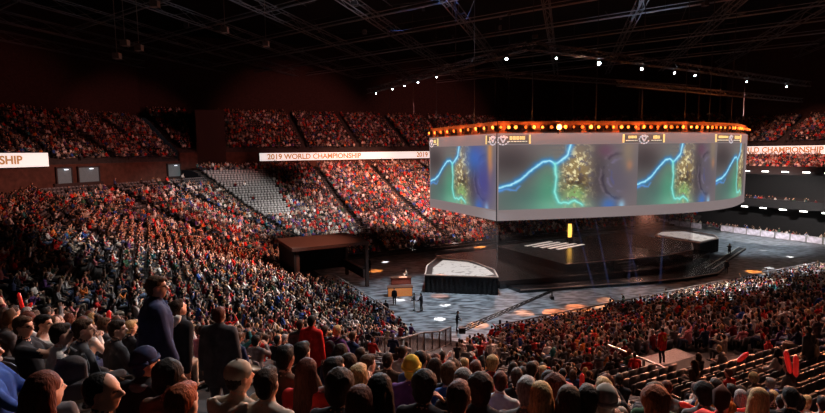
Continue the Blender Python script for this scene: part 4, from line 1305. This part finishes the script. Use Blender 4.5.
person(359, 379, 'blond person in navy jacket with a yellow scarf', SIT(lean=5, hands=lap), 'navy', 'charcoal', 0, ('short', 'blond'), extra=(with_scarf('yellow'),))
person(335, 371, 'dark-haired person in grey shirt just behind the standing queue', SIT(lean=5, head_yaw=-30, hands=lap), 'grey', 'charcoal', 0, ('short', 'black'))
# -- three men standing on the stairs
person(157, 288, 'tall man in dark navy jacket and blue jeans standing on the stairs in profile', STD(lean=3, head_yaw=-12, hands=((-.27, .0, .86), (.25, .16, .84)), bulk=1.32), 'charcoal', 'denim', 0, ('short', 'brown'), jacket='navy', yaw=-42, extra=(with_glasses,), dep=5.8, size=1.08, z0=11.76)
aisle_step(157, 288, 5.8, 11.76)
person(178, 299, 'bowed man in black coat with a white hood, standing between the two others', STD(lean=14, head_pitch=-18, hands=side, bulk=1.2), 'black', 'black', 0, ('short', 'dark brown'), jacket='black', yaw=-15, extra=(with_hood('white'),), dep=6.8, size=1.04)
person(219, 305, 'man in dark jacket with his back turned, standing apart on the stairs', STD(lean=3, hands=side, bulk=1.2), 'black', 'charcoal', 1, ('short', 'auburn'), jacket='charcoal', yaw=12, dep=7.4, size=1.05)
# -- the seated group at the edge of the picture
person(24, 327, 'man in black t-shirt and glasses leaning back in his seat, one arm raised', SIT(lean=-14, head_yaw=-20, hands=((-.2, .33, .62), (.13, .34, 1.05)), knees=((-.14, .46, .56), (.16, .44, .62)), feet=((-.14, .62, .12), (.16, .66, .14))), 'black', 'khaki', 0, ('short', 'brown'), yaw=-52, sleeve=True, extra=(with_glasses,))
person(44, 324, 'person beyond the man in glasses holding a small camera to the face', SIT(lean=0, head_yaw=-10, hands=((-.06, .22, 1.14), (.07, .22, 1.14))), 'white', 'grey', 0, ('short', 'black'), yaw=-50)
person(-12, 352, 'person in blue sleeve and grey trousers cut off by the picture edge', SIT(lean=-10, hands=lap, feet=((-.13, .60, .12), (.13, .64, .12))), 'blue', 'grey', 0, ('short', 'brown'), yaw=-52)
person(62, 335, 'seated person in white shirt and grey trousers past the raised arm', SIT(lean=5, hands=lap), 'white', 'khaki', 0, ('short', 'dark brown'), yaw=-30)
person(84, 330, 'young person with brown hair watching from behind the raised arm', SIT(lean=5, head_yaw=-20, hands=lap), 'charcoal', 'charcoal', 0, ('short', 'brown'), yaw=-25)
person(118, 330, 'person with pale face and dark top beside the red seat, looking at the stage', SIT(lean=5, head_yaw=-30, hands=lap), 'charcoal', 'charcoal', 2, ('short', 'dark brown'), yaw=-20)
# -- people queueing on the corner aisle
person(312, 322, 'person in bright red jacket with black sleeves standing in the aisle queue', STD(lean=3, hands=side), 'black', 'black', 1, ('short', 'black'), jacket='red', dep=10.4)
person(300, 326, 'person in grey coat standing close to the red jacket', STD(lean=3, hands=side), 'charcoal', 'black', 0, ('short', 'dark brown'), jacket='charcoal', yaw=20, dep=11.2)
person(337, 322, 'fair-haired person in purple top and jeans standing in the aisle', STD(lean=4, hands=rail), 'purple', 'denim', 0, ('short', 'blond'), yaw=-10, extra=(with_backpack('black'),), dep=10.8)
person(325, 329, 'person in black top standing between the red jacket and the purple top', STD(lean=4, hands=side), 'black', 'charcoal', 0, ('short', 'dark brown'), yaw=-10, dep=11.8)
person(353, 330, 'person in navy jacket standing at the rail end of the queue', STD(lean=4, hands=rail), 'navy', 'denim', 1, ('short', 'brown'), yaw=-20, dep=12.4)
# -- the near stand on the other side of the corner aisle
person(662, 330, 'steward in red jacket with a yellow chevron standing on the grey landing', STD(lean=2, hands=side), 'black', 'black', 1, ('short', 'black'), jacket='red', extra=(with_vest('yellow'),))
person(808, 330, 'steward in dark jacket with pale cross straps standing among the seats', STD(lean=2, hands=side), 'black', 'black', 1, ('short', 'dark brown'), jacket='charcoal', extra=(with_vest('grey'),))
person(723, 337, 'person in pale shirt raising both hands above the empty seats', SIT(lean=0, hands=((-.2, .2, 1.25), (.2, .2, 1.25))), 'beige', 'charcoal', 0, ('short', 'dark brown'))
person(716, 388, 'person in golden-orange hoodie in the dark part of the near rows', SIT(lean=6, hands=lap), 'orange', 'charcoal', 0, ('short', 'dark brown'), extra=(with_hood('orange'),))
person(753, 378, 'person with curly blond hair leaning forward in the near rows', SIT(lean=8, hands=lap), 'brown', 'charcoal', 0, ('curly', 'blond'))
person(770, 383, 'person in light blue shirt beside the curly blond spectator', SIT(lean=8, hands=lap), 'blue', 'charcoal', 0, ('short', 'grey'))
person(728, 373, 'person in dark red hoodie in front of the golden-orange hoodie', SIT(lean=6, hands=lap), 'red', 'charcoal', 1, ('short', 'auburn'))
person(588, 401, 'person with dark hair between two red inflatable sticks', SIT(lean=6, hands=((-.24, .3, .95), (.26, .3, .95))), 'charcoal', 'charcoal', 0, ('short', 'dark brown'))
person(606, 403, 'person in pale hooded top in the bottom row', SIT(lean=8, hands=lap), 'grey', 'charcoal', 0, ('beanie', 'beige'), extra=(with_hood('white'),))
person(555, 389, 'person with fluffy auburn hair hunched over in the bottom row', SIT(lean=12, hands=lap), 'brown', 'charcoal', 0, ('curly', 'auburn'))
person(569, 402, 'person with brown bob hair in striped brown top', SIT(lean=8, hands=lap), 'brown', 'charcoal', 0, ('bob', 'brown'))
person(790, 398, 'broad dark figure in black hoodie at the dark corner of the near rows', SIT(lean=8, hands=lap), 'black', 'charcoal', 1, ('short', 'black'), extra=(with_hood('black'),))
person(655, 405, 'person with frizzy orange-brown hair low in the bottom row', SIT(lean=8, hands=lap), 'maroon', 'charcoal', 0, ('curly', 'red'))
# -- people on the arena floor
def floor_person(px, py, label, fig, **k):
    p = on_z(px, py, 0.0); q = project(p+Vector((0, 0, fig.head.z)))
    return person(q[0], q[1], label, fig, dep=p.y, voxel=.02, **k)
floor_person(386, 318.5, 'crew member in black standing alone on the floor, nearest the corner rail', STD(lean=2, hands=side), top='black', pants='black', yaw=60)
floor_person(394.5, 305, 'crew member in black standing before the orange-lit desk', STD(lean=2, hands=side), top='black', pants='black', yaw=-120)
floor_person(414, 310.5, 'crew member in pale trousers standing beside the lamp pool', STD(lean=2, hands=rail), top='charcoal', pants='white', yaw=150)
floor_person(421, 311, 'crew member in black with arms forward, rightmost of the floor group', STD(lean=2, hands=rail), top='black', pants='charcoal', yaw=120)
floor_person(458, 331, 'camera crane operator in black at the crane end', STD(lean=6, hands=rail), top='black', pants='black', yaw=-80)
floor_person(406, 283, 'host in orange-lit tan top behind the red desk', STD(lean=2, hands=rail), top='tan', pants='charcoal', yaw=170)
floor_person(370, 271.5, 'floor guard in black near the foot of the booth', STD(lean=2, hands=side), top='black', pants='black', yaw=20)
floor_person(726, 274, 'camera operator in black beside the dolly rails', STD(lean=2, hands=side), top='black', pants='black', yaw=120)
floor_person(729, 256, 'operator with a shoulder camera at the far end of the dolly rails', STD(lean=2, hands=((-.1, .3, 1.5), (.15, .3, 1.5))), top='charcoal', pants='black', yaw=120)

# ---------------------------------------------------------------- things people hold or left beside them
M_REDST = mat('inflatable_red', (.75, .03, .03), .35, var=.1, emit=(.8, .03, .02), es=.10)
M_WHST = mat('inflatable_white', (.8, .78, .74), .35, var=.1)
def stick(px, py, dep, tilt, label, m=M_REDST, L=.60, yaw=0):
    p = at(px, py, dep)
    t = MB(); t.tube([(0, 0, -L/2), (0, 0, -L/2+.04), (0, 0, 0), (0, 0, L/2-.05), (0, 0, L/2)], [.016, .038, .042, .040, .01], 12)
    o = t.build('inflatable_stick', m, None, True, p); o.rotation_euler = (R(8), R(tilt), R(yaw))
    return tag(o, label, 'inflatable stick')
def head_dep(x, y, H): return place(x, y, H)[0].y
stick(582, 384, 8.6, -3, 'upright red inflatable stick held up in the bottom row', L=.42); stick(598, 385, 8.6, 24, 'red inflatable stick leaning away from the upright one in the bottom row', L=.42)
stick(788, 362, 8.4, -20, 'red inflatable stick tilted above the dark corner of the near rows', L=.45); stick(796, 366, 8.2, -10, 'second red inflatable stick beside the tilted one above the dark corner rows', L=.40)
stick(743, 357, 9.0, 40, 'short red inflatable stick before the curly blond spectator', L=.25)
stick(693, 409, 6.4, -62, 'red inflatable stick lying flat in the bottom row', L=.45)
stick(21, 302, 12.5, -4, 'upright red inflatable stick above the crowd of the end stand', L=.5); stick(28, 309, 12.0, 38, 'slanting red inflatable stick above the crowd of the end stand', L=.42)
stick(108, 322, 9.5, 14, 'large red inflatable stick before the standing men', L=.5)
stick(442, 357, 13.0, -3, 'upright white inflatable stick above the rows by the railing', M_WHST, .45); stick(448, 358, 13.0, 22, 'slanting white inflatable stick above the rows by the railing', M_WHST, .45)
stick(514, 374, 9.0, 28, 'white inflatable stick leaning over the middle rows', M_WHST, .32); stick(530, 375, 9.0, 20, 'white inflatable stick low behind the grey-haired spectator', M_WHST, .35)
stick(60, 285, 17.0, 20, 'white inflatable stick among the end stand crowd', M_WHST, .5); stick(30, 252, 22.0, 15, 'white inflatable stick high in the end stand crowd', M_WHST, .5)
pp = at(72, 379, 4.9)
r = thing('backpack', 'dark grey backpack resting on the seats before the long-haired person', 'backpack', pp, R(30))
t = MB(); t.box((0, 0, -.02), (.27, .15, .36)); t.ball((0, 0, .12), (.135, .085, .12), 14, 10); t.box((0, -.10, -.09), (.2, .07, .17))
me = tmp_eval(t, .02, 2); me.materials.append(cloth('charcoal')); put('bag_body', me, r)
t = MB()
for sx in (-1, 1): t.tube([(sx*.10, .10, .2), (sx*.13, .17, .05), (sx*.13, .13, -.18)], .018, 6)
t.tube([(-.05, .06, .25), (0, .07, .30), (.05, .06, .25)], .012, 6); t.build('shoulder_straps', cloth('grey'), r)

for (hx, hy) in HEROES:
    d2 = (S[:, 0]-hx)**2+(S[:, 1]-hy)**2
    occ &= ~((d2 < .42**2))
    # clear the view of the large figures near the camera
hx = np.array(HEROES)
occ[(DEP < 5.0)] = False
aisle_clear = np.zeros(len(S), bool)

# ---------------------------------------------------------------- individual spectators: the 300 nearest
visible = occ & ~blocked & (PXX > -8) & (PXX < 833) & (PYY < 425) & (PYY > 0)
order = np.argsort(np.where(visible, DEP, 1e9))
NIND = 300-len(HEROES)
ind = order[:NIND]
POSES = [SIT(lean=4, hands=lap), SIT(lean=24, hands=((-.10, .42, .66), (.10, .42, .66)), head_pitch=14), SIT(lean=3, hands=folded, head_yaw=14), SIT(lean=8, hands=clap),
         SIT(lean=5, hands=((-.07, .32, 1.02), (.08, .32, 1.02)), head_pitch=-8), SIT(lean=2, hands=lap, head_yaw=-38), SIT(lean=-8, hands=folded, head_pitch=-4), SIT(lean=6, hands=((-.15, .32, .6), (.24, .22, 1.32)), twist=-6)]
PB = [body_mesh(f, .021, False, False, False).mesh('person_body', [skin(0), cloth('black'), cloth('charcoal'), M_SHOE, M_EYE], True) for f in POSES]
TOPS = ['black']*9+['charcoal']*4+['navy']*3+['grey']*4+['white']*5+['red']*4+['maroon']*3+['brown']*2+['blue', 'green', 'tan', 'purple', 'pink', 'teal', 'beige', 'orange']
HSTY = ['short']*9+['crop']*3+['curly']*2+['long']*4+['bob']*2+['bun']
HCOL = ['black']*4+['dark brown']*7+['brown']*5+['auburn']*3+['blond']*2+['grey']
BLOCK = {0: 'near stand', 7: 'corner block', 6: 'end stand', 5: 'far corner', 4: 'far stand'}
def bname(i, tc):
    if i == 7: return 'the corner block'
    if i == 0: return 'the near stand'
    return 'the end stand'
# words that find a seat: rows counted up from the floor, seats counted from the aisle
SEC = {}
for s in np.nonzero((TIER == 0) & (DEP < 40))[0]:
    SEC.setdefault((FACE[s], int(S[s, 7])), None)
keys = {}
for (i, tc) in sorted(SEC): keys.setdefault(i, []).append(tc)
BN = {}
for i, l in keys.items():
    for k, tc in enumerate(sorted(l)): BN[(i, tc)] = None
SECNAME = {}
def sec_words(i, t, d):
    """which block between two aisles, in words"""
    cuts = sorted(AISLES[i]); k = sum(1 for c in cuts if c < t)
    return {7: ['outermost corner block', 'second corner block', 'block by the men', 'block by the railing', 'block by landing'],
            0: ['near stand by landing', 'second near block', 'third near block', 'fourth near block', 'fifth near block', 'last near block'],
            6: ['end block by booth', 'second end block', 'third end block', 'fourth end block', 'fifth end block']}.get(i, ['far stand']*9)[k]
def slot_t(s):
    i = FACE[s]; mx, my = (V[i][0]+V[(i+1) % NF][0])/2, (V[i][1]+V[(i+1) % NF][1])/2
    return (U_[s]-mx)*EDGE[i][0]+(N_[s]-my)*EDGE[i][1]
HN = ['black-haired', 'brown-haired']
pr = random.Random(11)
def own(o, k, m):
    o.material_slots[k].link = 'OBJECT'; o.material_slots[k].material = m
GROUPS = {7: 'spectators of the corner block', 0: 'spectators of the near stand', 6: 'spectators of the end stand'}
for s in ind:
    k = pr.randrange(len(POSES)-(1 if DEP[s] < 11 else 0)); f = POSES[k]
    top, sty, hc = pr.choice(TOPS), pr.choice(HSTY), pr.choice(HCOL)
    dark = FACE[s] == 0
    o = bpy.data.objects.new('person', PB[k]); COL.objects.link(o)
    o.location = S[s, :3]; o.rotation_euler = (0, 0, S[s, 3]+R(pr.uniform(-14, 14))); sc = pr.uniform(.95, 1.05); o.scale = (sc, sc, sc)
    own(o, 0, skin(pr.choice([0, 0, 1, 1, 2, 2, 3, 4]))); own(o, 1, cloth(top)); own(o, 2, cloth(pr.choice(['charcoal', 'black', 'denim', 'navy', 'khaki', 'grey'])))
    put_hair(f, sty, hc, o)
    row = ROW[s]+1
    hw = {'long': 'long %s hair' % hc, 'curly': 'curly %s hair' % hc, 'bob': '%s bob' % hc, 'bun': '%s bun' % hc, 'crop': 'cropped %s hair' % hc}.get(sty, '%s hair' % hc)
    o['label'] = 'person with %s, %s top, %s seat, %s row, %s' % (hw, top, ordw(int(S[s, 8])+1), ordw(row), sec_words(FACE[s], slot_t(s), 0))
    o['category'] = 'person'; o['group'] = GROUPS.get(FACE[s], 'spectators of the far stand')
IND = np.zeros(len(S), bool); IND[ind] = True

# ---------------------------------------------------------------- the rest of the crowd: one mass of figures
def lowpoly(fig, far):
    parts = []
    j = lambda p, r, q, r2, g: parts.append((p, r, q, r2, g))
    j(fig.hip+v3(0, 0, -.06), .15, fig.chest, .165, TOP)
    j(fig.sh[0], .085, fig.sh[1], .085, TOP)
    h = fig.head; up = fig.hrot @ v3(0, 0, 1); fw = fig.hrot @ v3(0, 1, 0)
    j(h-up*.10+fw*.02, .055, h+up*.05+fw*.015, .080, SKIN)
    j(h-up*.03-fw*.045, .070, h+up*.10-fw*.02, .085, 5)
    for i in (0, 1):
        j(fig.sh[i], .06, fig.elb[i], .05, TOP); j(fig.elb[i], .05, fig.wr[i], .04, TOP)
        hd = (fig.wr[i]-fig.elb[i]).normalized(); j(fig.wr[i], .042, fig.wr[i]+hd*.14, .034, SKIN)
        j(fig.hipj[i], .10, fig.knee[i], .07, PANTS)
        if not far: j(fig.knee[i], .07, fig.ank[i], .05, PANTS)
    j(fig.chest, .10, fig.neck+up*.04, .055, TOP)
    mb = MB(); reg = []
    for (p, r, q, r2, g) in parts:
        o = len(mb.v); vs, fs = capsule(p, r, q, r2, 5 if far else 7, 0 if far else 1); mb.add(vs, fs); reg += [g]*(len(mb.v)-o)
    return np.array([tuple(v) for v in mb.v]), mb.f, np.array(reg)
def scatter(protos, pick, pos, rz, scale, tints, name, m, smooth=True):
    """one mesh of many copies; tints (n, 6, 3) per region"""
    VV, LT, LI, TT = [], [], [], []; base = 0
    for k, (pv, pf, reg) in enumerate(protos):
        w = np.nonzero(pick == k)[0]
        if not len(w): continue
        c, s_ = np.cos(rz[w]), np.sin(rz[w]); sc = scale[w][:, None]
        X = (pv[None, :, 0]*c[:, None]-pv[None, :, 1]*s_[:, None])*sc+pos[w, 0][:, None]
        Y = (pv[None, :, 0]*s_[:, None]+pv[None, :, 1]*c[:, None])*sc+pos[w, 1][:, None]
        Z = pv[None, :, 2]*sc+pos[w, 2][:, None]
        VV.append(np.stack([X, Y, Z], -1).reshape(-1, 3).astype(np.float32))
        TT.append(tints[w][:, reg].reshape(-1, 3).astype(np.float32))
        lt = np.array([len(f) for f in pf]); li = np.array([a for f in pf for a in f])
        LT.append(np.tile(lt, len(w))); LI.append((li[None, :]+(base+np.arange(len(w))*len(pv))[:, None]).ravel())
        base += len(pv)*len(w)
    VV = np.concatenate(VV); LT = np.concatenate(LT).astype(np.int32); LI = np.concatenate(LI).astype(np.int32); TT = np.concatenate(TT)
    me = bpy.data.meshes.new(name)
    me.vertices.add(len(VV)); me.vertices.foreach_set('co', VV.ravel())
    me.loops.add(len(LI)); me.loops.foreach_set('vertex_index', LI)
    me.polygons.add(len(LT)); me.polygons.foreach_set('loop_start', np.concatenate([[0], np.cumsum(LT)[:-1]]).astype(np.int32))
    me.update(calc_edges=True)
    me.materials.append(m)
    if smooth: me.polygons.foreach_set('use_smooth', np.ones(len(LT), bool))
    tint_attr(me, TT)
    print('mass', name, len(VV), len(LT))
    return put(name, me)
rest = np.nonzero(occ & ~blocked & ~IND & (DEP > 5))[0]
pn = lowpoly; CP = POSES[:]
near_p = [lowpoly(f, False) for f in CP]; far_p = [lowpoly(f, True) for f in CP]
nr_ = len(rest)
pick = rng.integers(0, len(CP), nr_)+np.where(DEP[rest] > 34, len(CP), 0)
ct = np.array([CLOTH[c] for c in TOPS]); ch = np.array([HAIR[c] for c in HCOL]); csk = np.array(SKINS)[[0, 0, 1, 1, 2, 2, 3, 4]]
cp = np.array([CLOTH[c] for c in ('charcoal', 'black', 'denim', 'navy', 'khaki')])
tints = np.zeros((nr_, 6, 3))
tints[:, SKIN] = csk[rng.integers(0, len(csk), nr_)]; tints[:, TOP] = ct[rng.integers(0, len(ct), nr_)]; tints[:, PANTS] = cp[rng.integers(0, len(cp), nr_)]; tints[:, 5] = ch[rng.integers(0, len(ch), nr_)]
tints[:, TOP] *= rng.uniform(.7, 1.3, (nr_, 1))
pos = S[rest, :3].copy(); pos[:, :2] += rng.normal(0, .06, (nr_, 2)); pos[:, 2] += rng.normal(0, .03, nr_)
stand_up = rng.random(nr_) < .03; pos[stand_up, 2] += .35
crowd = scatter(near_p+far_p, pick, pos, S[rest, 3]+rng.normal(0, .25, nr_), rng.uniform(.94, 1.06, nr_), tints, 'crowd', vcol_mat('crowd_cloth'))
tag(crowd, 'thousands of seated spectators filling the tiers all round the arena', 'crowd', kind='stuff')
print('individuals', len(ind), 'depth to', DEP[ind].max(), 'mass', nr_)

# ---------------------------------------------------------------- seats
M_SEAT = mat('seat_shell_grey', (.10, .10, .11), .5, var=.15); M_SEATC = mat('seat_cushion', (.05, .05, .055), .85); M_SEATF = mat('seat_frame', (.03, .03, .03), .5)
def seat_parts():
    b = MB()                                  # curved backrest with a scalloped top
    n = 8; vs = []
    for (z, y, w) in ((.40, -.17, .20), (.58, -.20, .215), (.74, -.235, .215), (.82, -.26, .18)):
        for k in range(n+1):
            a = -1+2*k/n; vs.append((w*a, y+.045*a*a, z-(.035*a*a if z > .8 else 0)))
    vs2 = [(x, y-.03, z) for x, y, z in vs]; fs = []
    m = n+1
    for r_ in range(3):
        for k in range(n):
            a = r_*m+k; fs.append((a, a+1, a+1+m, a+m)); c = a+4*m; fs.append((c, c+m, c+1+m, c+1))
    for k in range(n):
        fs.append((3*m+k, 3*m+k+1, 7*m+k+1, 7*m+k)); fs.append((k+1, k, 4*m+k, 4*m+k+1))
    for r_ in range(3):
        fs.append((r_*m, r_*m+m, 4*m+r_*m+m, 4*m+r_*m)); fs.append((r_*m+m-1+m, r_*m+m-1, 4*m+r_*m+m-1, 4*m+r_*m+m-1+m))
    b.add(vs+vs2, fs)
    down = MB(); down.box((0, .03, .36), (.42, .40, .05), Matrix.Rotation(R(4), 3, 'X')); down.box((0, .22, .355), (.38, .05, .04))
    upc = MB(); upc.box((0, -.10, .56), (.42, .05, .38), Matrix.Rotation(R(-12), 3, 'X')); upc.box((0, -.065, .74), (.38, .05, .04))
    fr = []
    for sx in (-1, 1):
        f = MB(); f.box((sx*.235, -.12, .25), (.03, .09, .50)); f.box((sx*.235, .04, .55), (.04, .32, .035)); f.box((sx*.235, -.08, .015), (.05, .22, .03)); f.bar((sx*.235, -.12, .47), (sx*.235, -.0, .54), .03); fr.append(f)
    return b.mesh('backrest', [M_SEAT], True), down.mesh('cushion', [M_SEATC]), upc.mesh('cushion', [M_SEATC]), [f.mesh('side_frame', [M_SEATF]) for f in fr]
SB, SD, SUP, SF = seat_parts()
near_hero = np.min((S[:, 0][:, None]-hx[:, 0])**2+(S[:, 1][:, None]-hx[:, 1])**2, axis=1) < .45**2
far_ok = (DEP > 4.6) | near_hero
seat_vis = far_ok & ~blocked & (TIER == 0) & (PXX > -8) & (PXX < 833) & (PYY < 422) & (DEP > 2.6)
heavy = np.where(seat_vis, DEP-np.where(occ, 0, 3.0), 1e9)
sidx = np.argsort(heavy)[:300]
SEATI = np.zeros(len(S), bool); SEATI[sidx] = True
for s in sidx:
    fold = not occ[s]
    lab = '%s grey folding seat, %s in the %s row, %s' % ('occupied' if occ[s] else 'empty', ordw(int(S[s, 8])+1), ordw(ROW[s]+1), sec_words(FACE[s], slot_t(s), 0))
    r = bpy.data.objects.new('stadium_seat', None); COL.objects.link(r); r.location = S[s, :3]; r.rotation_euler = (0, 0, S[s, 3]); r.empty_display_size = .1
    tag(r, lab, 'seat', {7: 'seats of the corner block', 0: 'seats of the near stand', 6: 'seats of the end stand'}.get(FACE[s], 'seats of the far stand'))
    put('backrest', SB, r); put('cushion', SUP if fold else SD, r)
    for f in SF: put('side_frame', f, r)
rs = np.nonzero(far_ok & ~blocked & ~SEATI & ((~occ) | (DEP < 24)) & (DEP > 2.6) & ((TIER == 0) | (~occ)) & (TIER < 3))[0]
b = MB(); b.box((0, -.20, .62), (.44, .05, .40), Matrix.Rotation(R(12), 3, 'X')); b.box((0, -.08, .5), (.42, .06, .34), Matrix.Rotation(R(-10), 3, 'X')); b.box((.235, 0, .28), (.04, .30, .56))
sv = np.array([tuple(v) for v in b.v]); sp = [(sv, b.f, np.array([1]*8+[0]*8+[2]*8))]
st_ = np.zeros((len(rs), 6, 3)); st_[:, 0] = (.05, .05, .055); st_[:, 1] = (.12, .12, .13); st_[:, 2] = (.03, .03, .03)
eb = empty_block[rs]; st_[eb, 1] = (.34, .33, .33); st_[eb, 0] = (.20, .19, .19)  # lit seat backs of the empty block put into paler tints
so = scatter(sp, np.zeros(len(rs), int), S[rs, :3], S[rs, 3], np.ones(len(rs)), st_, 'stadium_seating', vcol_mat('seating_plastic', rough=.5), False)
tag(so, 'rows of grey folding seats beyond the nearest ones, many still empty', 'seating', kind='stuff')
# ================================================================== light
w = bpy.data.worlds.new('world'); scene.world = w; w.use_nodes = True
w.node_tree.nodes['Background'].inputs['Color'].default_value = (.30, .26, .30, 1)
w.node_tree.nodes['Background'].inputs['Strength'].default_value = 0.012
def spot(loc, target, color, watts, angle, blend=.6, size=.4):
    l = bpy.data.lights.new('spot', 'SPOT'); l.color = color; l.energy = watts; l.spot_size = R(angle); l.spot_blend = blend; l.shadow_soft_size = size
    o = bpy.data.objects.new('spot', l); COL.objects.link(o); o.location = loc
    o.rotation_euler = (Vector(target)-Vector(loc)).to_track_quat('-Z', 'Y').to_euler()
    return o
def point(loc, color, watts, size=.3):
    l = bpy.data.lights.new('point', 'POINT'); l.color = color; l.energy = watts; l.shadow_soft_size = size
    o = bpy.data.objects.new('point', l); COL.objects.link(o); o.location = loc; return o
K = 1000.0
WARM, RED, PINK, WHITE, COOL, ORANGE, BLUE = (1, .72, .55), (1, .16, .10), (1, .55, .48), (1, .93, .88), (.75, .88, 1), (1, .28, .05), (.15, .3, 1)
# crowd washes: far stand
PK2, OR2 = (1, .50, .40), (1, .38, .24)
spot(P(38, 67, 24), P(36, 84, 7), PINK, 62*K, 56)
spot(P(52, 68, 24), P(54, 86, 7), PK2, 62*K, 60)
spot(P(46, 67, 24), P(42, 96, 10), OR2, 80*K, 40)
spot(P(31, 50, 25), P(24, 78, 6), WHITE, 80*K, 24, .9)
spot(P(30, 46, 25), P(14, 84, 8), WHITE, 80*K, 28)
spot(P(31, 46, 25), P(2, 78, 8), PK2, 80*K, 34)
spot(P(31, 46, 25), P(8, 60, 4), OR2, 64*K, 40)
spot(P(31, 44, 25), P(6, 48, 5), WHITE, 80*K, 36)
spot(P(31, 44, 25), P(-10, 62, 9), (1, .4, .3), 36*K, 40)
spot(P(31, 42, 25), P(8, 32, 4), WHITE, 70*K, 40)
spot(P(31, 42, 25), P(10, 26, 3), PK2, 44*K, 36)
spot(P(42, 67, 24), P(44, 76, 3), PK2, 60*K, 50)
spot(P(40, 60, 22), P(2, 112, 17), (1, .30, .25), 40*K, 26)
# upper balconies, dim red
spot(P(45, 62, 22), P(34, 116, 17), (1, .30, .25), 46*K, 40)
spot(P(60, 62, 22), P(66, 116, 17), (1, .30, .25), 36*K, 44)
spot(P(32, 50, 22), P(-20, 100, 15), (1, .25, .2), 24*K, 36)
spot(P(78, 50, 24), P(104, 52, 12), (1, .4, .3), 40*K, 50)
spot(P(80, 46, 10), P(94, 50, 2), WHITE, 16*K, 80)
# near corner and near stand
spot(P(44, 44, 24), P(4, 12, 10), WARM, 40*K, 40)
spot(P(46, 20, 17), P(2, 6, 12), (1, .30, .13), 60*K, 34)
spot(P(24, 60, 23), P(1, 7, 12), COOL, 85*K, 22)
spot(P(50, 40, 24), P(14, 16, 6), (1, .4, .25), 60*K, 36)
spot(P(34, 60, 25), P(22, 24, 4), (1, .5, .4), 60*K, 34)
spot(P(56, 34, 24), P(46, 29, 2), WHITE, 170*K, 32, .8)
spot(P(72, 34, 24), P(64, 28, 2), COOL, 200*K, 38, .8)
spot(P(60, 36, 24), P(26, 18, 5), (1, .26, .16), 16*K, 44)
spot(P(70, 40, 24), P(50, 18, 8), WHITE, 12*K, 36)
# floor washes and pools
spot(P(28, 44, 25), P(26, 44, 0), COOL, 44*K, 56)
spot(P(82, 50, 25), P(82, 50, 0), COOL, 34*K, 56)
spot(P(44, 38, 25), P(42, 36, 0), COOL, 16*K, 40)
def pool(px, py, color, k, ang=5.5):
    q = on_z(px, py, 0); spot((q.x+1.5, q.y+6, 24.5), q, color, k*K*7, ang, .25, .1)
for (px, py) in ((556, 313), (578, 308)): pool(px, py, (1, .20, .02), 26, 6.0)
for (px, py, k) in ((524, 313, 18), (605, 308, 18), (478, 325, 18), (745, 267, 60), (755, 272, 40), (375, 271, 25), (480, 247, 60), (605, 300, 12), (400, 288, 12), (390, 330, 8), (440, 296, 9)): pool(px, py, ORANGE, k, 4.6)
for (px, py, k) in ((440, 319, 60), (403, 285, 50), (445, 305, 34), (412, 252, 40), (385, 262, 30), (500, 334, 40), (400, 300, 30), (769, 268, 30), (790, 257, 40), (763, 250, 30), (455, 247, 40)): pool(px, py, WHITE, k, 2.4)
# fills added for the gauze and near stand, and the orange glow of the rim
for (u, n) in ((39, 51), (48, 49), (57, 47), (64, 52)): spot(P(u, n, 7.3), P(u, n-1, 0), (1, .52, .38), 1.6*K, 150, .8, .3)  # added spots inside the screen, brightening the gauze
spot(P(16, 14, 30), P(2, 6, 11), (1, .88, .84), 18*K, 60)  # added overhead fill for heads and shoulders near the camera
spot(P(34, 14, 30), P(26, 20, 5), (1, .5, .4), 5*K, 60)  # second added fill, over the near stand rows
for pt in sub_path(outset(LEFT, .7), .05, .98, 4)+sub_path(outset(FRONT, .7), .02, .98, 13): point(P(pt.x, pt.y, ZS1+.75), (1, .20, .04), 170, .12)
for (u, n, e) in ((36, 46, 900), (45, 44, 1500), (54, 42, 1500), (63, 43, 1200), (71, 46, 700)): point(P(u, n, 18.8), (1, .22, .05), e*.35, .5)
# deep blue light caught in the roof
for (px, py, dp, k) in ((403, 6, 60, 30), (470, 34, 70, 22), (436, 22, 66, 10), (405, 58, 80, 22), (550, 30, 62, 10), (520, 60, 56, 12), (735, 26, 60, 6)):
    q = at(px, py, dp); spot((q.x-2, q.y-8, 22), (q.x, q.y, 36), (.10, .28, 1), k*K*4, 16, .8)
spot(P(40, 46, 24), (0, 60, 34), (.85, .88, 1), 12*K, 62)
spot(P(60, 46, 24), (30, 70, 34), (.6, .75, 1), 5*K, 80)
# ---- glowing tubes modelled as thin shafts of blue light between the screen rim and the stage
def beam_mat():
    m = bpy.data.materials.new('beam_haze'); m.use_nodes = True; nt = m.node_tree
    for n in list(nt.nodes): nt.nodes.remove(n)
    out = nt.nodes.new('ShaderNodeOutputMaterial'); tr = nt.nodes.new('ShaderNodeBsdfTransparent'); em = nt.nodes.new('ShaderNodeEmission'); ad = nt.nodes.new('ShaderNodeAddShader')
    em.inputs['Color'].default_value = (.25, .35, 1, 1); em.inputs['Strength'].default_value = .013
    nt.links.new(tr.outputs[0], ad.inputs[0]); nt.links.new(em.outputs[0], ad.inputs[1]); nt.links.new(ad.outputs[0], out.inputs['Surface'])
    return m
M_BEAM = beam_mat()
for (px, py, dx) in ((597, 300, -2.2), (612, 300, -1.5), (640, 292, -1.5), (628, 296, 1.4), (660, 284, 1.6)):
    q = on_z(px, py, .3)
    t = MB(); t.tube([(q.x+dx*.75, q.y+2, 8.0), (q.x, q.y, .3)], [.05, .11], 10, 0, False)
    tag(t.build('modelled_beam', M_BEAM), 'thin glowing tube modelled as a blue shaft of light, slanting to the stage front', 'light beam', 'blue light shafts')
scene.view_settings.view_transform = 'Standard'
scene.view_settings.look = 'None'
scene.view_settings.exposure = 0.0
